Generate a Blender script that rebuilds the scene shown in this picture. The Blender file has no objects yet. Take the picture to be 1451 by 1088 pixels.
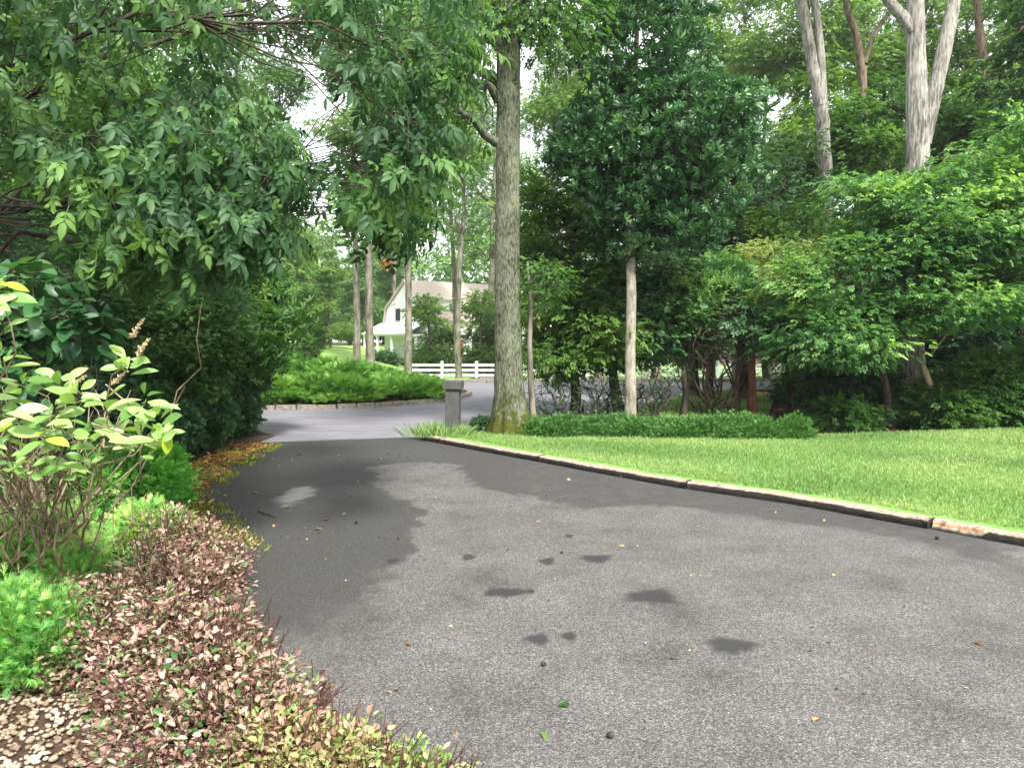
import bpy, math, random
import numpy as np
R = math.radians
SC = bpy.context.scene
COL = SC.collection
rng = np.random.default_rng(7)

# ------------------------------------------------------------------ camera
F, CX, CY, H0 = 1090.0, 725.5, 544.0, 1.6
PITCH = math.atan((544 - 480) / F)
cam_d = bpy.data.cameras.new('camera'); cam = bpy.data.objects.new('camera', cam_d); COL.objects.link(cam)
cam.location = (0, 0, H0); cam.rotation_euler = (R(90) - PITCH, 0, 0)
cam_d.sensor_width = 36; cam_d.lens = F / 1451 * 36; cam_d.clip_start = 0.05; cam_d.clip_end = 1200
SC.camera = cam
cp, sp = math.cos(PITCH), math.sin(PITCH)

def at(px, py, Y):
    dx, dy = (px - CX) / F, (CY - py) / F
    d = np.array([dx, cp + dy * sp, -sp + dy * cp])
    return np.array([0, 0, H0]) + d * (Y / d[1])

def gnd(px, py, z=0.0):
    dx, dy = (px - CX) / F, (CY - py) / F
    d = np.array([dx, cp + dy * sp, -sp + dy * cp])
    return np.array([0, 0, H0]) + d * ((z - H0) / d[2])

def sstep(a, b, x):
    t = np.clip((np.asarray(x, float) - a) / (b - a), 0, 1); return t * t * (3 - 2 * t)

def gz(x, y):
    x = np.asarray(x, float); y = np.asarray(y, float)
    z = -1.0 * sstep(29, 47, y) * sstep(-14, -7, x)
    z = z + 0.9 * sstep(36, 62, y) * (1 - sstep(-16, -9, x))
    return z

# ------------------------------------------------------------------ materials
def new_mat(name):
    m = bpy.data.materials.new(name); m.use_nodes = True
    nt = m.node_tree; nt.nodes.clear()
    out = nt.nodes.new('ShaderNodeOutputMaterial')
    return m, nt, out
def N(nt, t, **kw):
    n = nt.nodes.new(t)
    for k, v in kw.items():
        if k.startswith('i_'): n.inputs[k[2:].replace('_', ' ')].default_value = v
        else: setattr(n, k, v)
    return n
def c4(c): return (c[0], c[1], c[2], 1)
def ramp(nt, stops):
    r = nt.nodes.new('ShaderNodeValToRGB'); e = r.color_ramp.elements
    while len(e) < len(stops): e.new(0.5)
    for i, (p, c) in enumerate(stops): e[i].position = p; e[i].color = c4(c)
    return r

def leaf_mat(name, stops, rough=0.5, trans=0.35, tcol=(1.25, 1.3, .55), spec=0.4, gain=1.25):
    m, nt, out = new_mat(name); L = nt.links
    a = N(nt, 'ShaderNodeAttribute', attribute_name='tone')
    r = ramp(nt, [(q, tuple(min(.85, v * gain) for v in c)) for q, c in stops]); L.new(a.outputs['Fac'], r.inputs[0])
    p = N(nt, 'ShaderNodeBsdfPrincipled'); p.inputs['Roughness'].default_value = rough
    p.inputs['Specular IOR Level'].default_value = spec
    L.new(r.outputs[0], p.inputs['Base Color'])
    mu = N(nt, 'ShaderNodeMix', data_type='RGBA', blend_type='MULTIPLY'); mu.inputs[0].default_value = 1
    L.new(r.outputs[0], mu.inputs[6]); mu.inputs[7].default_value = c4(tcol)
    t = N(nt, 'ShaderNodeBsdfTranslucent'); L.new(mu.outputs[2], t.inputs[0])
    mx = N(nt, 'ShaderNodeMixShader'); mx.inputs[0].default_value = trans
    L.new(p.outputs[0], mx.inputs[1]); L.new(t.outputs[0], mx.inputs[2]); L.new(mx.outputs[0], out.inputs[0])
    return m

def bark_mat(name, c1, c2, sc=14, stretch=.18, bump=.5, moss=None):
    m, nt, out = new_mat(name); L = nt.links
    tc = N(nt, 'ShaderNodeTexCoord'); mp = N(nt, 'ShaderNodeMapping'); mp.inputs['Scale'].default_value = (1, 1, stretch)
    L.new(tc.outputs['Object'], mp.inputs[0])
    n = N(nt, 'ShaderNodeTexNoise'); n.inputs['Scale'].default_value = sc; n.inputs['Detail'].default_value = 6; n.inputs['Roughness'].default_value = .65
    L.new(mp.outputs[0], n.inputs['Vector'])
    n2 = N(nt, 'ShaderNodeTexNoise'); n2.inputs['Scale'].default_value = 2.3; n2.inputs['Detail'].default_value = 4
    L.new(tc.outputs['Object'], n2.inputs['Vector'])
    md = N(nt, 'ShaderNodeMath', operation='MULTIPLY_ADD'); md.inputs[1].default_value = .5
    L.new(n2.outputs['Fac'], md.inputs[0]); md.inputs[2].default_value = -.25
    ad = N(nt, 'ShaderNodeMath', operation='ADD'); L.new(n.outputs['Fac'], ad.inputs[0]); L.new(md.outputs[0], ad.inputs[1])
    r = ramp(nt, [(.34, c1), (.62, c2)]); L.new(ad.outputs[0], r.inputs[0])
    p = N(nt, 'ShaderNodeBsdfPrincipled'); p.inputs['Roughness'].default_value = .9; p.inputs['Specular IOR Level'].default_value = .2
    colout = r.outputs[0]
    if moss:
        sx = N(nt, 'ShaderNodeSeparateXYZ'); L.new(tc.outputs['Object'], sx.inputs[0])
        mz = N(nt, 'ShaderNodeMapRange'); mz.inputs[1].default_value = .75; mz.inputs[2].default_value = -.1
        L.new(sx.outputs[2], mz.inputs[0])
        n3 = N(nt, 'ShaderNodeTexNoise'); n3.inputs['Scale'].default_value = 9; n3.inputs['Detail'].default_value = 5
        L.new(tc.outputs['Object'], n3.inputs['Vector'])
        nx = N(nt, 'ShaderNodeMath', operation='MULTIPLY_ADD'); L.new(n3.outputs['Fac'], nx.inputs[0]); nx.inputs[1].default_value = 2.6; nx.inputs[2].default_value = -.85
        a2 = N(nt, 'ShaderNodeMath', operation='ADD'); L.new(mz.outputs[0], a2.inputs[0]); L.new(nx.outputs[0], a2.inputs[1])
        rr = ramp(nt, [(.8, (0, 0, 0)), (1.0, (1, 1, 1))]); L.new(a2.outputs[0], rr.inputs[0])
        mm = N(nt, 'ShaderNodeMix', data_type='RGBA'); L.new(rr.outputs[0], mm.inputs[0]); L.new(r.outputs[0], mm.inputs[6]); mm.inputs[7].default_value = c4(moss)
        colout = mm.outputs[2]
    L.new(colout, p.inputs['Base Color'])
    b = N(nt, 'ShaderNodeBump'); b.inputs['Strength'].default_value = bump; b.inputs['Distance'].default_value = .03
    L.new(n.outputs['Fac'], b.inputs['Height']); L.new(b.outputs[0], p.inputs['Normal']); L.new(p.outputs[0], out.inputs[0])
    return m

def noise_mat(name, stops, sc=8, detail=6, rough=.9, bump=0., dist=.02, spec=.3, stretch=(1, 1, 1)):
    m, nt, out = new_mat(name); L = nt.links
    tc = N(nt, 'ShaderNodeTexCoord'); mp = N(nt, 'ShaderNodeMapping'); mp.inputs['Scale'].default_value = stretch
    L.new(tc.outputs['Object'], mp.inputs[0])
    n = N(nt, 'ShaderNodeTexNoise'); n.inputs['Scale'].default_value = sc; n.inputs['Detail'].default_value = detail; n.inputs['Roughness'].default_value = .65
    L.new(mp.outputs[0], n.inputs['Vector'])
    r = ramp(nt, stops); L.new(n.outputs['Fac'], r.inputs[0])
    p = N(nt, 'ShaderNodeBsdfPrincipled'); p.inputs['Roughness'].default_value = rough; p.inputs['Specular IOR Level'].default_value = spec
    L.new(r.outputs[0], p.inputs['Base Color'])
    if bump:
        b = N(nt, 'ShaderNodeBump'); b.inputs['Strength'].default_value = bump; b.inputs['Distance'].default_value = dist
        L.new(n.outputs['Fac'], b.inputs['Height']); L.new(b.outputs[0], p.inputs['Normal'])
    L.new(p.outputs[0], out.inputs[0])
    return m

# ------------------------------------------------------------------ mesh core
class Geo:
    def __init__(s): s.V = []; s.F = []; s.T = []; s.n = 0
    def add(s, V, faces, tone=None):
        V = np.asarray(V, float).reshape(-1, 3)
        for f in faces:
            f = np.asarray(f, np.int64)
            if len(f): s.F.append(f + s.n)
        s.V.append(V); s.T.append(np.full(len(V), .5) if tone is None else np.asarray(tone, float)); s.n += len(V)
        return s

def link_mesh(name, geo, mat, parent=None, smooth=False, attrs=None):
    V = np.concatenate(geo.V); T = np.concatenate(geo.T)
    if parent is not None: V = V - np.array(parent_origin(parent))
    me = bpy.data.meshes.new(name)
    loops = np.concatenate([f.ravel() for f in geo.F]); 
    tot = np.concatenate([np.full(len(f), f.shape[1]) for f in geo.F])
    start = np.concatenate([[0], np.cumsum(tot)[:-1]])
    me.vertices.add(len(V)); me.vertices.foreach_set('co', V.astype(np.float32).ravel())
    me.loops.add(len(loops)); me.loops.foreach_set('vertex_index', loops.astype(np.int32))
    me.polygons.add(len(tot)); me.polygons.foreach_set('loop_start', start.astype(np.int32)); me.polygons.foreach_set('loop_total', tot.astype(np.int32))
    me.polygons.foreach_set('use_smooth', np.full(len(tot), not any(k in mat.name for k in ('white_paint', 'white_siding', 'roof_shingle', 'window_glass', 'door_paint', 'grey_stain', 'kerb_stone', 'path_surface'))))
    a = me.attributes.new('tone', 'FLOAT', 'POINT'); a.data.foreach_set('value', T.astype(np.float32))
    for k, v in (attrs or {}).items():
        a = me.attributes.new(k, 'FLOAT', 'POINT'); a.data.foreach_set('value', np.asarray(v, np.float32))
    me.materials.append(mat); me.update(calc_edges=True)
    o = bpy.data.objects.new(name, me); COL.objects.link(o)
    if parent is not None: o.parent = parent
    return o

def parent_origin(o):
    v = np.zeros(3)
    while o is not None:
        v = v + np.array(o.location); o = o.parent
    return v

def tag(o, label=None, cat=None, group=None, kind=None):
    if label: o['label'] = label
    if cat: o['category'] = cat
    if group: o['group'] = group
    if kind: o['kind'] = kind
    return o
def thing(name, label, cat, loc, group=None):
    o = bpy.data.objects.new(name, None); COL.objects.link(o); o.location = [float(v) for v in loc]
    o.empty_display_size = .2
    return tag(o, label, cat, group)
def dup(root, loc, rotz=0, sc=1., label=None, group=None):
    c = root.copy(); COL.objects.link(c); c.location = [float(v) for v in loc]; c.rotation_euler = (0, 0, rotz); c.scale = (sc, sc, sc)
    if label: c['label'] = label
    if group: c['group'] = group
    for ch in list(root.children):
        d = ch.copy(); COL.objects.link(d); d.parent = c
        for g in list(ch.children):
            e = g.copy(); COL.objects.link(e); e.parent = d
    return c

def nrm(v): return v / np.maximum(np.linalg.norm(v, axis=-1, keepdims=True), 1e-9)

def tubes(g, P, Rd, sides=5, tone=.5, cap=False):
    """P (n,m,3) polylines, Rd (n,m) radii"""
    P = np.asarray(P, float); Rd = np.asarray(Rd, float)
    if P.ndim == 2: P = P[None]; Rd = Rd[None]
    n, m, _ = P.shape
    if n == 0: return g
    T = np.empty_like(P); T[:, 1:-1] = P[:, 2:] - P[:, :-2]; T[:, 0] = P[:, 1] - P[:, 0]; T[:, -1] = P[:, -1] - P[:, -2]
    T = nrm(T); ax = nrm(P[:, -1] - P[:, 0])
    ref = np.where(np.abs(ax[:, 2:3]) > .8, np.array([[1., 0, 0]]), np.array([[0, 0, 1.]]))[:, None, :]
    S = nrm(np.cross(T, np.broadcast_to(ref, T.shape))); U = np.cross(S, T)
    an = np.linspace(0, 2 * np.pi, sides, endpoint=False)
    V = P[:, :, None, :] + Rd[:, :, None, None] * (np.cos(an)[None, None, :, None] * S[:, :, None, :] + np.sin(an)[None, None, :, None] * U[:, :, None, :])
    base = (np.arange(n)[:, None, None] * m + np.arange(m - 1)[None, :, None]) * sides
    k = np.arange(sides)[None, None, :]; k2 = (k + 1) % sides
    q = np.stack([base + k, base + k2, base + sides + k2, base + sides + k], -1).reshape(-1, 4)
    fs = [q]
    if cap: fs.append((np.arange(n)[:, None] * m * sides + (m - 1) * sides + np.arange(sides)[None, :]))
    g.add(V.reshape(-1, 3), fs, np.full(n * m * sides, tone))
    return g

def curve_pts(a, b, m, rng, bow=.12, up=.1):
    """a,b (n,3) -> (n,m,3) bowed polylines"""
    a = np.atleast_2d(a); b = np.atleast_2d(b); t = np.linspace(0, 1, m)[None, :, None]
    d = np.linalg.norm(b - a, axis=1)[:, None]
    off = rng.normal(0, 1, a.shape) * bow * d + np.array([0, 0, 1]) * up * d
    P = a[:, None] * (1 - t) + b[:, None] * t + off[:, None] * (4 * t * (1 - t)) * .5
    w = rng.normal(0, 1, P.shape) * .03 * d[:, :, None] * (t > 0) * (t < 1)
    return P + w

# --- leaf templates (u along, v across, w normal) unit length
def tm_leaf(w=.42, droop=.16, fold=.08, wide=.4):
    v = [(0, 0, 0), (wide * .55, -w * .42, fold), (wide + .2, -w * .46, fold * .3), (1, 0, -droop), (wide + .2, w * .46, fold * .3), (wide * .55, w * .42, fold), (.5, 0, -droop * .1)]
    f = [(0, 1, 6), (1, 2, 6), (2, 3, 6), (3, 4, 6), (4, 5, 6), (5, 0, 6)]
    return np.array(v), np.array(f)
def tm_smooth(w=.5, droop=.18, fold=.09, p=1.0, n=7):
    u = np.linspace(0, 1, n); h = .5 * w * np.sin(np.pi * u ** p) ** .8; z = -droop * u ** 2
    mid = np.stack([u, 0 * u, z], 1); Lf = np.stack([u, -h, z + fold * h / w * 2], 1)[1:-1]; Rt = Lf * [1, -1, 1]
    V = np.concatenate([mid, Lf, Rt]); f = []
    for o in (n, n + n - 2):
        e = [0] + [o + i for i in range(n - 2)] + [n - 1]
        for i in range(n - 1):
            q = [i, e[i], e[i + 1], i + 1]
            for t in ((q[0], q[1], q[2]), (q[0], q[2], q[3])):
                if len(set(t)) == 3: f.append(t if o == n else t[::-1])
    return V, np.array(f)
def tm_diamond(w=.5):
    v = [(0, 0, 0), (.45, -w * .5, .07), (1, 0, -.12), (.45, w * .5, .07)]
    return np.array(v), np.array([(0, 1, 2), (0, 2, 3)])
def tm_fold(w=.6):
    v = [(0, 0, 0), (.35, -w * .5, .08), (.75, -w * .42, .02), (1, 0, -.15), (.75, w * .42, .02), (.35, w * .5, .08)]
    return np.array(v), np.array([(0, 1, 2), (0, 2, 3), (0, 3, 4), (0, 4, 5)])
def tm_strand(w=.1):
    v = [(0, -w * .3, 0), (.55, -w * .5, .03), (1, 0, 0), (.55, w * .5, .03), (0, w * .3, 0)]
    return np.array(v), np.array([(0, 1, 2), (0, 2, 3), (0, 3, 4)])
def tm_compose(items):
    """items: (template, scale, origin(u,v,w), yaw, pitch, roll)"""
    V, Fc, n = [], [], 0
    for (v, f), s, o, yaw, pit, roll in items:
        x = v * s
        cr_, sr_ = math.cos(roll), math.sin(roll); x = np.stack([x[:, 0], cr_ * x[:, 1] - sr_ * x[:, 2], sr_ * x[:, 1] + cr_ * x[:, 2]], 1)
        c_, s_ = math.cos(pit), math.sin(pit); x = np.stack([c_ * x[:, 0] - s_ * x[:, 2], x[:, 1], s_ * x[:, 0] + c_ * x[:, 2]], 1)
        c_, s_ = math.cos(yaw), math.sin(yaw); x = np.stack([c_ * x[:, 0] - s_ * x[:, 1], s_ * x[:, 0] + c_ * x[:, 1], x[:, 2]], 1)
        V.append(x + np.array(o)); Fc.append(f + n); n += len(v)
    return np.concatenate(V), np.concatenate(Fc)
def tm_pinnate():
    lf = tm_leaf(.42, .22, .06, .42)
    it = [(tm_strand(.03), .8, (0, 0, 0), 0, -.15, 0)]
    for u, s, w in ((.34, .36, -.04), (.6, .46, -.09)):
        for sg in (-1, 1): it.append((lf, s, (u, 0, w), sg * R(58), R(-24), sg * .25))
    it.append((lf, .56, (.72, 0, -.12), 0, R(-32), 0))
    return tm_compose(it)
def tm_whorl(n=7, pit=-22, w=.36, seed=1):
    r = np.random.default_rng(seed); lf = tm_leaf(w, .25, .05, .5)
    # axis is +w ; leaves radiate round it
    return tm_compose([(lf, 1 * r.uniform(.75, 1.1), (0, 0, 0), i * 2 * math.pi / n + r.uniform(-.2, .2), R(pit + r.uniform(-16, 16)), r.uniform(-.3, .3)) for i in range(n)])
def tm_spray(seed=1):
    r = np.random.default_rng(seed); s = tm_strand(.12); it = [(s, 1, (0, 0, 0), 0, 0, 0)]
    for u in (.15, .3, .45, .6, .75):
        for sg in (-1, 1): it.append((s, .5 * (1.15 - u) + .1, (u, 0, 0), sg * R(38 + r.uniform(-8, 8)), R(r.uniform(-14, 26)), 0))
    return tm_compose(it)
def tm_sprig(n=7, w=.5, seed=1):
    """short twig with alternate leaves"""
    r = np.random.default_rng(seed); lf = tm_fold(w); it = []
    for i in range(n):
        u = .08 + .75 * i / (n - 1); sg = 1 if i % 2 else -1
        it.append((lf, r.uniform(.34, .46), (u, 0, -.1 * u * u), sg * R(r.uniform(35, 65)) * (0 if i == n - 1 else 1), R(r.uniform(-22, 12)), r.uniform(-.4, .4)))
    return tm_compose(it)

def scatter(g, P, D, Nn, L, tmpl, tone, W=1.0):
    tv, tf = tmpl; n = len(P)
    if n == 0: return g
    D = nrm(D); S = nrm(np.cross(D, Nn)); Nn = np.cross(S, D)
    L = np.broadcast_to(np.asarray(L, float), (n,))
    V = P[:, None] + L[:, None, None] * (tv[None, :, 0:1] * D[:, None] + W * tv[None, :, 1:2] * S[:, None] + tv[None, :, 2:3] * Nn[:, None])
    Fc = (np.arange(n)[:, None, None] * len(tv) + tf[None]).reshape(-1, tf.shape[1])
    g.add(V.reshape(-1, 3), [Fc], np.repeat(np.broadcast_to(tone, (n,)), len(tv)))
    return g

def rdir(n, rng): return nrm(rng.normal(0, 1, (n, 3)))
def ell_pts(ells, n, rng, shell=.35, zmin=None):
    e = np.array(ells, float); vol = np.prod(e[:, 3:], axis=1) ** .8; idx = rng.choice(len(e), n, p=vol / vol.sum())
    d = rdir(n, rng); r = (shell + (1 - shell) * rng.random(n)) ** (1 / 3.)
    r *= rng.uniform(.82, 1.08, n)
    C = e[idx, :3] + d * e[idx, 3:] * r[:, None]
    if zmin is not None: C[:, 2] = np.maximum(C[:, 2], zmin + rng.random(n) * .1)
    return C, d

def foliage(C, Od, rng, nl, cr, L, tmpls, flat=.5, droop=.3, up=1.0, outw=.5, nnoise=.45, Lv=.3, tone_c=.22, tone_l=.12, tone0=.5, W=1.):
    """leaf clumps round the cluster centres C (k,3) with outward dirs Od"""
    k = len(C); n = k * nl
    ci = np.repeat(np.arange(k), nl)
    off = rng.normal(0, 1, (n, 3)) * cr * np.array([1, 1, flat]) * .6
    P = C[ci] + off
    D = nrm(off) * .8 + Od[ci] * outw + rng.normal(0, .45, (n, 3)); D[:, 2] = D[:, 2] * .6 - droop
    Nn = np.array([0, 0, 1.]) * up + Od[ci] * .4 + rng.normal(0, nnoise, (n, 3))
    tone = np.clip(tone0 + np.repeat(rng.normal(0, tone_c, k), nl) + rng.normal(0, tone_l, n), 0.01, .99)
    Ls = L * rng.uniform(1 - Lv, 1 + Lv, n)
    g = Geo(); pick = rng.integers(0, len(tmpls), n)
    for i, t in enumerate(tmpls):
        s = pick == i; scatter(g, P[s], D[s], Nn[s], Ls[s], t, tone[s], W)
    return g, P

def limbs(g, trunk, tr, C, rng, nmain, r0, rtip=.0035, zfrac=.6, sides=5, up=.12, bow=.15):
    """limbs from the trunk polyline to groups of clusters, branches on to each cluster"""
    k = len(C); nmain = min(nmain, k)
    G = C[rng.choice(k, nmain, replace=False)]
    ass = np.argmin(((C[:, None] - G[None]) ** 2).sum(-1), 1)
    G = np.array([C[ass == i].mean(0) if (ass == i).any() else G[i] for i in range(nmain)])
    tz = trunk[:, 2]; z0, z1 = tz[0], tz[-1]
    hd = np.hypot(G[:, 0] - np.interp(G[:, 2], tz, trunk[:, 0]), G[:, 1] - np.interp(G[:, 2], tz, trunk[:, 1]))
    zs = np.clip(G[:, 2] - zfrac * hd - .1, z0 + .25 * (z1 - z0), z1 - .02 * (z1 - z0))
    A = np.stack([np.interp(zs, tz, trunk[:, 0]), np.interp(zs, tz, trunk[:, 1]), zs], 1)
    ra = np.minimum(np.interp(zs, tz, tr) * .7, r0)
    P = curve_pts(A, G, 8, rng, bow, up); t = np.linspace(1, .22, 8)
    tubes(g, P, ra[:, None] * t[None], sides)
    # branches
    dd = ((P[ass] - C[:, None]) ** 2).sum(-1); j = np.clip(np.argmin(dd, 1) - rng.integers(0, 3, k), 1, 7); S = P[ass, j] * .5 + P[ass, np.maximum(j - 1, 0)] * .5; rs = ra[ass] * t[j] * .6
    Q = curve_pts(S, C, 5, rng, bow * .9, up * .5)
    tubes(g, Q, np.maximum(rs[:, None] * np.linspace(1, .15, 5)[None], rtip), 4)
    return g

def twigs(g, C, P, rng, nl, frac=.2, r=.004):
    n = len(P); s = rng.random(n) < frac; ci = np.repeat(np.arange(len(C)), nl)[s]
    if s.sum(): tubes(g, curve_pts(C[ci], P[s], 3, rng, .1, 0), np.tile(np.array([r, r * .8, r * .5]), (s.sum(), 1)), 3)
    return g

def trunk_tube(g, pts, rad, rng, sides=18, sub=6, rough=.05, flare=0):
    pts = np.array(pts, float); rad = np.array(rad, float); m = len(pts)
    tt = np.linspace(0, m - 1, (m - 1) * sub + 1); i = np.arange(m)
    # Catmull-ish smoothing by interpolating then averaging
    P = np.stack([np.interp(tt, i, pts[:, k]) for k in range(3)], 1); r = np.interp(tt, i, rad)
    for _ in range(sub // 2):
        P[1:-1] = (P[:-2] + P[1:-1] * 2 + P[2:]) / 4; r[1:-1] = (r[:-2] + r[1:-1] * 2 + r[2:]) / 4
    T = nrm(np.gradient(P, axis=0)); S = nrm(np.cross(T, np.array([[0, 1., 0]]))); U = np.cross(S, T)
    an = np.linspace(0, 2 * np.pi, sides, endpoint=False)
    lob = 1 + rough * rng.normal(0, 1, (len(P), sides))
    ph = rng.uniform(0, 6.28, 3); lob += (.05 * np.cos(3 * an + ph[0]) + .03 * np.cos(5 * an + ph[1]))[None]
    if flare:
        h = P[:, 2] - P[0, 2]; lob += flare * np.exp(-h / .3)[:, None] * (.6 + .8 * np.cos(5 * an + ph[2]) ** 2)[None]
    V = P[:, None] + (r[:, None] * lob)[:, :, None] * (np.cos(an)[None, :, None] * S[:, None] + np.sin(an)[None, :, None] * U[:, None])
    n = len(P); b = np.arange(n - 1)[:, None] * sides; k = np.arange(sides)[None]; k2 = (k + 1) % sides
    q = np.stack([b + k, b + k2, b + sides + k2, b + sides + k], -1).reshape(-1, 4)
    g.add(V.reshape(-1, 3), [q]); return P, r

def box(g, c, s, rz=0, tone=.5, top=None):
    x, y, z = np.array(s) / 2
    v = np.array([[-x, -y, -z], [x, -y, -z], [x, y, -z], [-x, y, -z], [-x, -y, z], [x, -y, z], [x, y, z], [-x, y, z]])
    if top: v[4:, :2] *= top
    c_, s_ = math.cos(rz), math.sin(rz); v[:, :2] = v[:, :2] @ np.array([[c_, s_], [-s_, c_]])
    g.add(v + np.array(c), [np.array([[0, 3, 2, 1], [4, 5, 6, 7], [0, 1, 5, 4], [1, 2, 6, 5], [2, 3, 7, 6], [3, 0, 4, 7]])], np.full(8, tone)); return g

def inpoly(x, y, poly):
    x = np.asarray(x); y = np.asarray(y); r = np.zeros(x.shape, bool); n = len(poly)
    for i in range(n):
        x1, y1 = poly[i][:2]; x2, y2 = poly[(i + 1) % n][:2]
        c = ((y1 > y) != (y2 > y)) & (x < (x2 - x1) * (y - y1) / (y2 - y1 + 1e-12) + x1); r ^= c
    return r
def polydist(x, y, poly, closed=True):
    d = np.full(x.shape, 1e9); n = len(poly)
    for i in range(n if closed else n - 1):
        a = np.array(poly[i][:2]); b = np.array(poly[(i + 1) % n][:2]); e = b - a; L2 = (e ** 2).sum() + 1e-12
        t = np.clip(((x - a[0]) * e[0] + (y - a[1]) * e[1]) / L2, 0, 1)
        d = np.minimum(d, np.hypot(x - a[0] - t * e[0], y - a[1] - t * e[1]))
    return d
def poly_pts(poly, n, rng):
    p = np.array(poly)[:, :2]; lo, hi = p.min(0), p.max(0); out = np.zeros((0, 2))
    while len(out) < n:
        q = lo + rng.random((n * 2, 2)) * (hi - lo); out = np.concatenate([out, q[inpoly(q[:, 0], q[:, 1], p)]])
    return out[:n]
def sheet(name, poly, z, mat, res=.25, edge=0., zfun=None):
    """ground sheet over polygon (world xy), gridded inside via ngon triangulation"""
    import bmesh
    bm = bmesh.new()
    if zfun is None:
        vs = [bm.verts.new((p[0], p[1], z)) for p in poly]; f = bm.faces.new(vs)
        if f.normal.z < 0: f.normal_flip()
        f.normal_update()
        if f.normal.z < 0: f.normal_flip()
        if edge:
            r = bmesh.ops.extrude_face_region(bm, geom=[f])
            top = [v for v in r['geom'] if isinstance(v, bmesh.types.BMVert)]
            for v in top: v.co.z = z
            for v in vs: v.co.z = z - edge
    else:
        p = np.array(poly); xs = np.arange(p[:, 0].min(), p[:, 0].max() + res, res); ys = np.arange(p[:, 1].min(), p[:, 1].max() + res, res)
        grid = {}
        for i in range(len(xs) - 1):
            for j in range(len(ys) - 1):
                if inpoly(np.array([xs[i] + res / 2]), np.array([ys[j] + res / 2]), p)[0]:
                    q = []
                    for a, b in ((i, j), (i + 1, j), (i + 1, j + 1), (i, j + 1)):
                        if (a, b) not in grid: grid[(a, b)] = bm.verts.new((xs[a], ys[b], float(zfun(xs[a], ys[b]) + z)))
                        q.append(grid[(a, b)])
                    bm.faces.new(q)
    me = bpy.data.meshes.new(name); bm.to_mesh(me); bm.free(); me.materials.append(mat)
    o = bpy.data.objects.new(name, me); COL.objects.link(o); o['kind'] = 'structure'
    return o

# ================================================================== MATERIALS
G_DARK = leaf_mat('leaf_dark', [(0, (.012, .038, .016)), (.5, (.026, .075, .027)), (1, (.07, .14, .05))], .42, .35, gain=1.5)
G_BLUE = leaf_mat('leaf_blue_green', [(0, (.012, .045, .018)), (.5, (.029, .094, .03)), (1, (.09, .18, .075))], .38, .3, spec=.5, gain=1.5)
G_HICK = leaf_mat('leaf_hickory', [(0, (.016, .045, .018)), (.5, (.034, .085, .03)), (1, (.10, .19, .045))], .48, .45, spec=.3, gain=1.55)
G_MID = leaf_mat('leaf_mid', [(0, (.02, .058, .014)), (.5, (.045, .115, .024)), (1, (.12, .22, .05))], .5, .45, gain=1.45)
G_LIGHT = leaf_mat('leaf_light', [(0, (.035, .085, .016)), (.5, (.085, .17, .03)), (1, (.2, .29, .08))], .5, .48, gain=1.4)
G_FAR = leaf_mat('leaf_far', [(0, (.04, .095, .03)), (.5, (.09, .175, .055)), (1, (.17, .27, .1))], .55, .45, gain=1.5)
G_YEL = leaf_mat('leaf_yellowing', [(0, (.06, .13, .035)), (.5, (.19, .26, .08)), (1, (.46, .45, .19))], .5, .42)
G_DOG = leaf_mat('leaf_dogwood', [(0, (.018, .055, .02)), (.5, (.045, .115, .036)), (1, (.17, .27, .085))], .42, .45, gain=1.95)
G_JUN = leaf_mat('leaf_juniper', [(0, (.035, .10, .02)), (.5, (.09, .22, .036)), (1, (.22, .35, .09))], .6, .38, gain=1.5)
G_JUN2 = leaf_mat('leaf_false_cypress', [(0, (.03, .10, .03)), (.5, (.085, .21, .05)), (.82, (.19, .31, .08)), (1, (.28, .32, .12))], .6, .38, gain=2.1)
G_BOX = leaf_mat('leaf_boxwood', [(0, (.02, .08, .015)), (.5, (.05, .16, .025)), (1, (.17, .33, .06))], .4, .4, gain=2.7)
G_CLE = leaf_mat('leaf_clethra', [(0, (.07, .18, .03)), (.35, (.17, .32, .08)), (.65, (.34, .52, .17)), (.92, (.46, .6, .3)), (1, (.34, .5, .04))], .4, .35, spec=.5, gain=1.)
G_AZA = leaf_mat('leaf_bronze', [(0, (.03, .015, .01)), (.2, (.09, .045, .03)), (.42, (.30, .165, .135)), (.62, (.42, .29, .235)), (.76, (.36, .29, .2)), (.84, (.1, .16, .04)), (1, (.04, .13, .03))], .45, .2, (1.2, 1, .8), gain=1.12)
G_AZG = leaf_mat('leaf_bronze_green', [(0, (.2, .12, .07)), (.3, (.36, .24, .16)), (.55, (.25, .30, .10)), (1, (.12, .26, .05))], .45, .3, (1.2, 1.1, .7))
G_MOUND = leaf_mat('leaf_mound', [(0, (.025, .075, .018)), (.5, (.06, .15, .035)), (1, (.13, .25, .06))], .55, .3, gain=1.6)
G_GRASS = leaf_mat('grass_blades', [(0, (.10, .19, .055)), (.5, (.21, .33, .11)), (.85, (.33, .43, .17)), (1, (.48, .46, .25))], .55, .35, (1.1, 1.2, .5))
G_MOSS = leaf_mat('moss_tufts', [(0, (.05, .07, .008)), (.5, (.15, .19, .015)), (1, (.32, .34, .03))], .9, .15)
G_LITTER = leaf_mat('dry_leaves', [(0, (.06, .03, .015)), (.4, (.20, .085, .03)), (.75, (.42, .19, .06)), (1, (.5, .36, .16))], .7, .2, (1.2, .9, .5))
FLOWER = leaf_mat('seed_spike', [(0, (.3, .23, .12)), (1, (.6, .52, .36))], .7, .3, (1.1, 1, .7))
B_OAK = bark_mat('bark_oak', (.022, .026, .016), (.185, .20, .135), 42, .28, 1., moss=(.06, .07, .01))
B_GREY = bark_mat('bark_grey', (.09, .083, .07), (.39, .375, .33), 26, .14, 1.)
B_PALE = bark_mat('bark_pale', (.16, .14, .11), (.36, .33, .27), 20, .35, .5)
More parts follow.
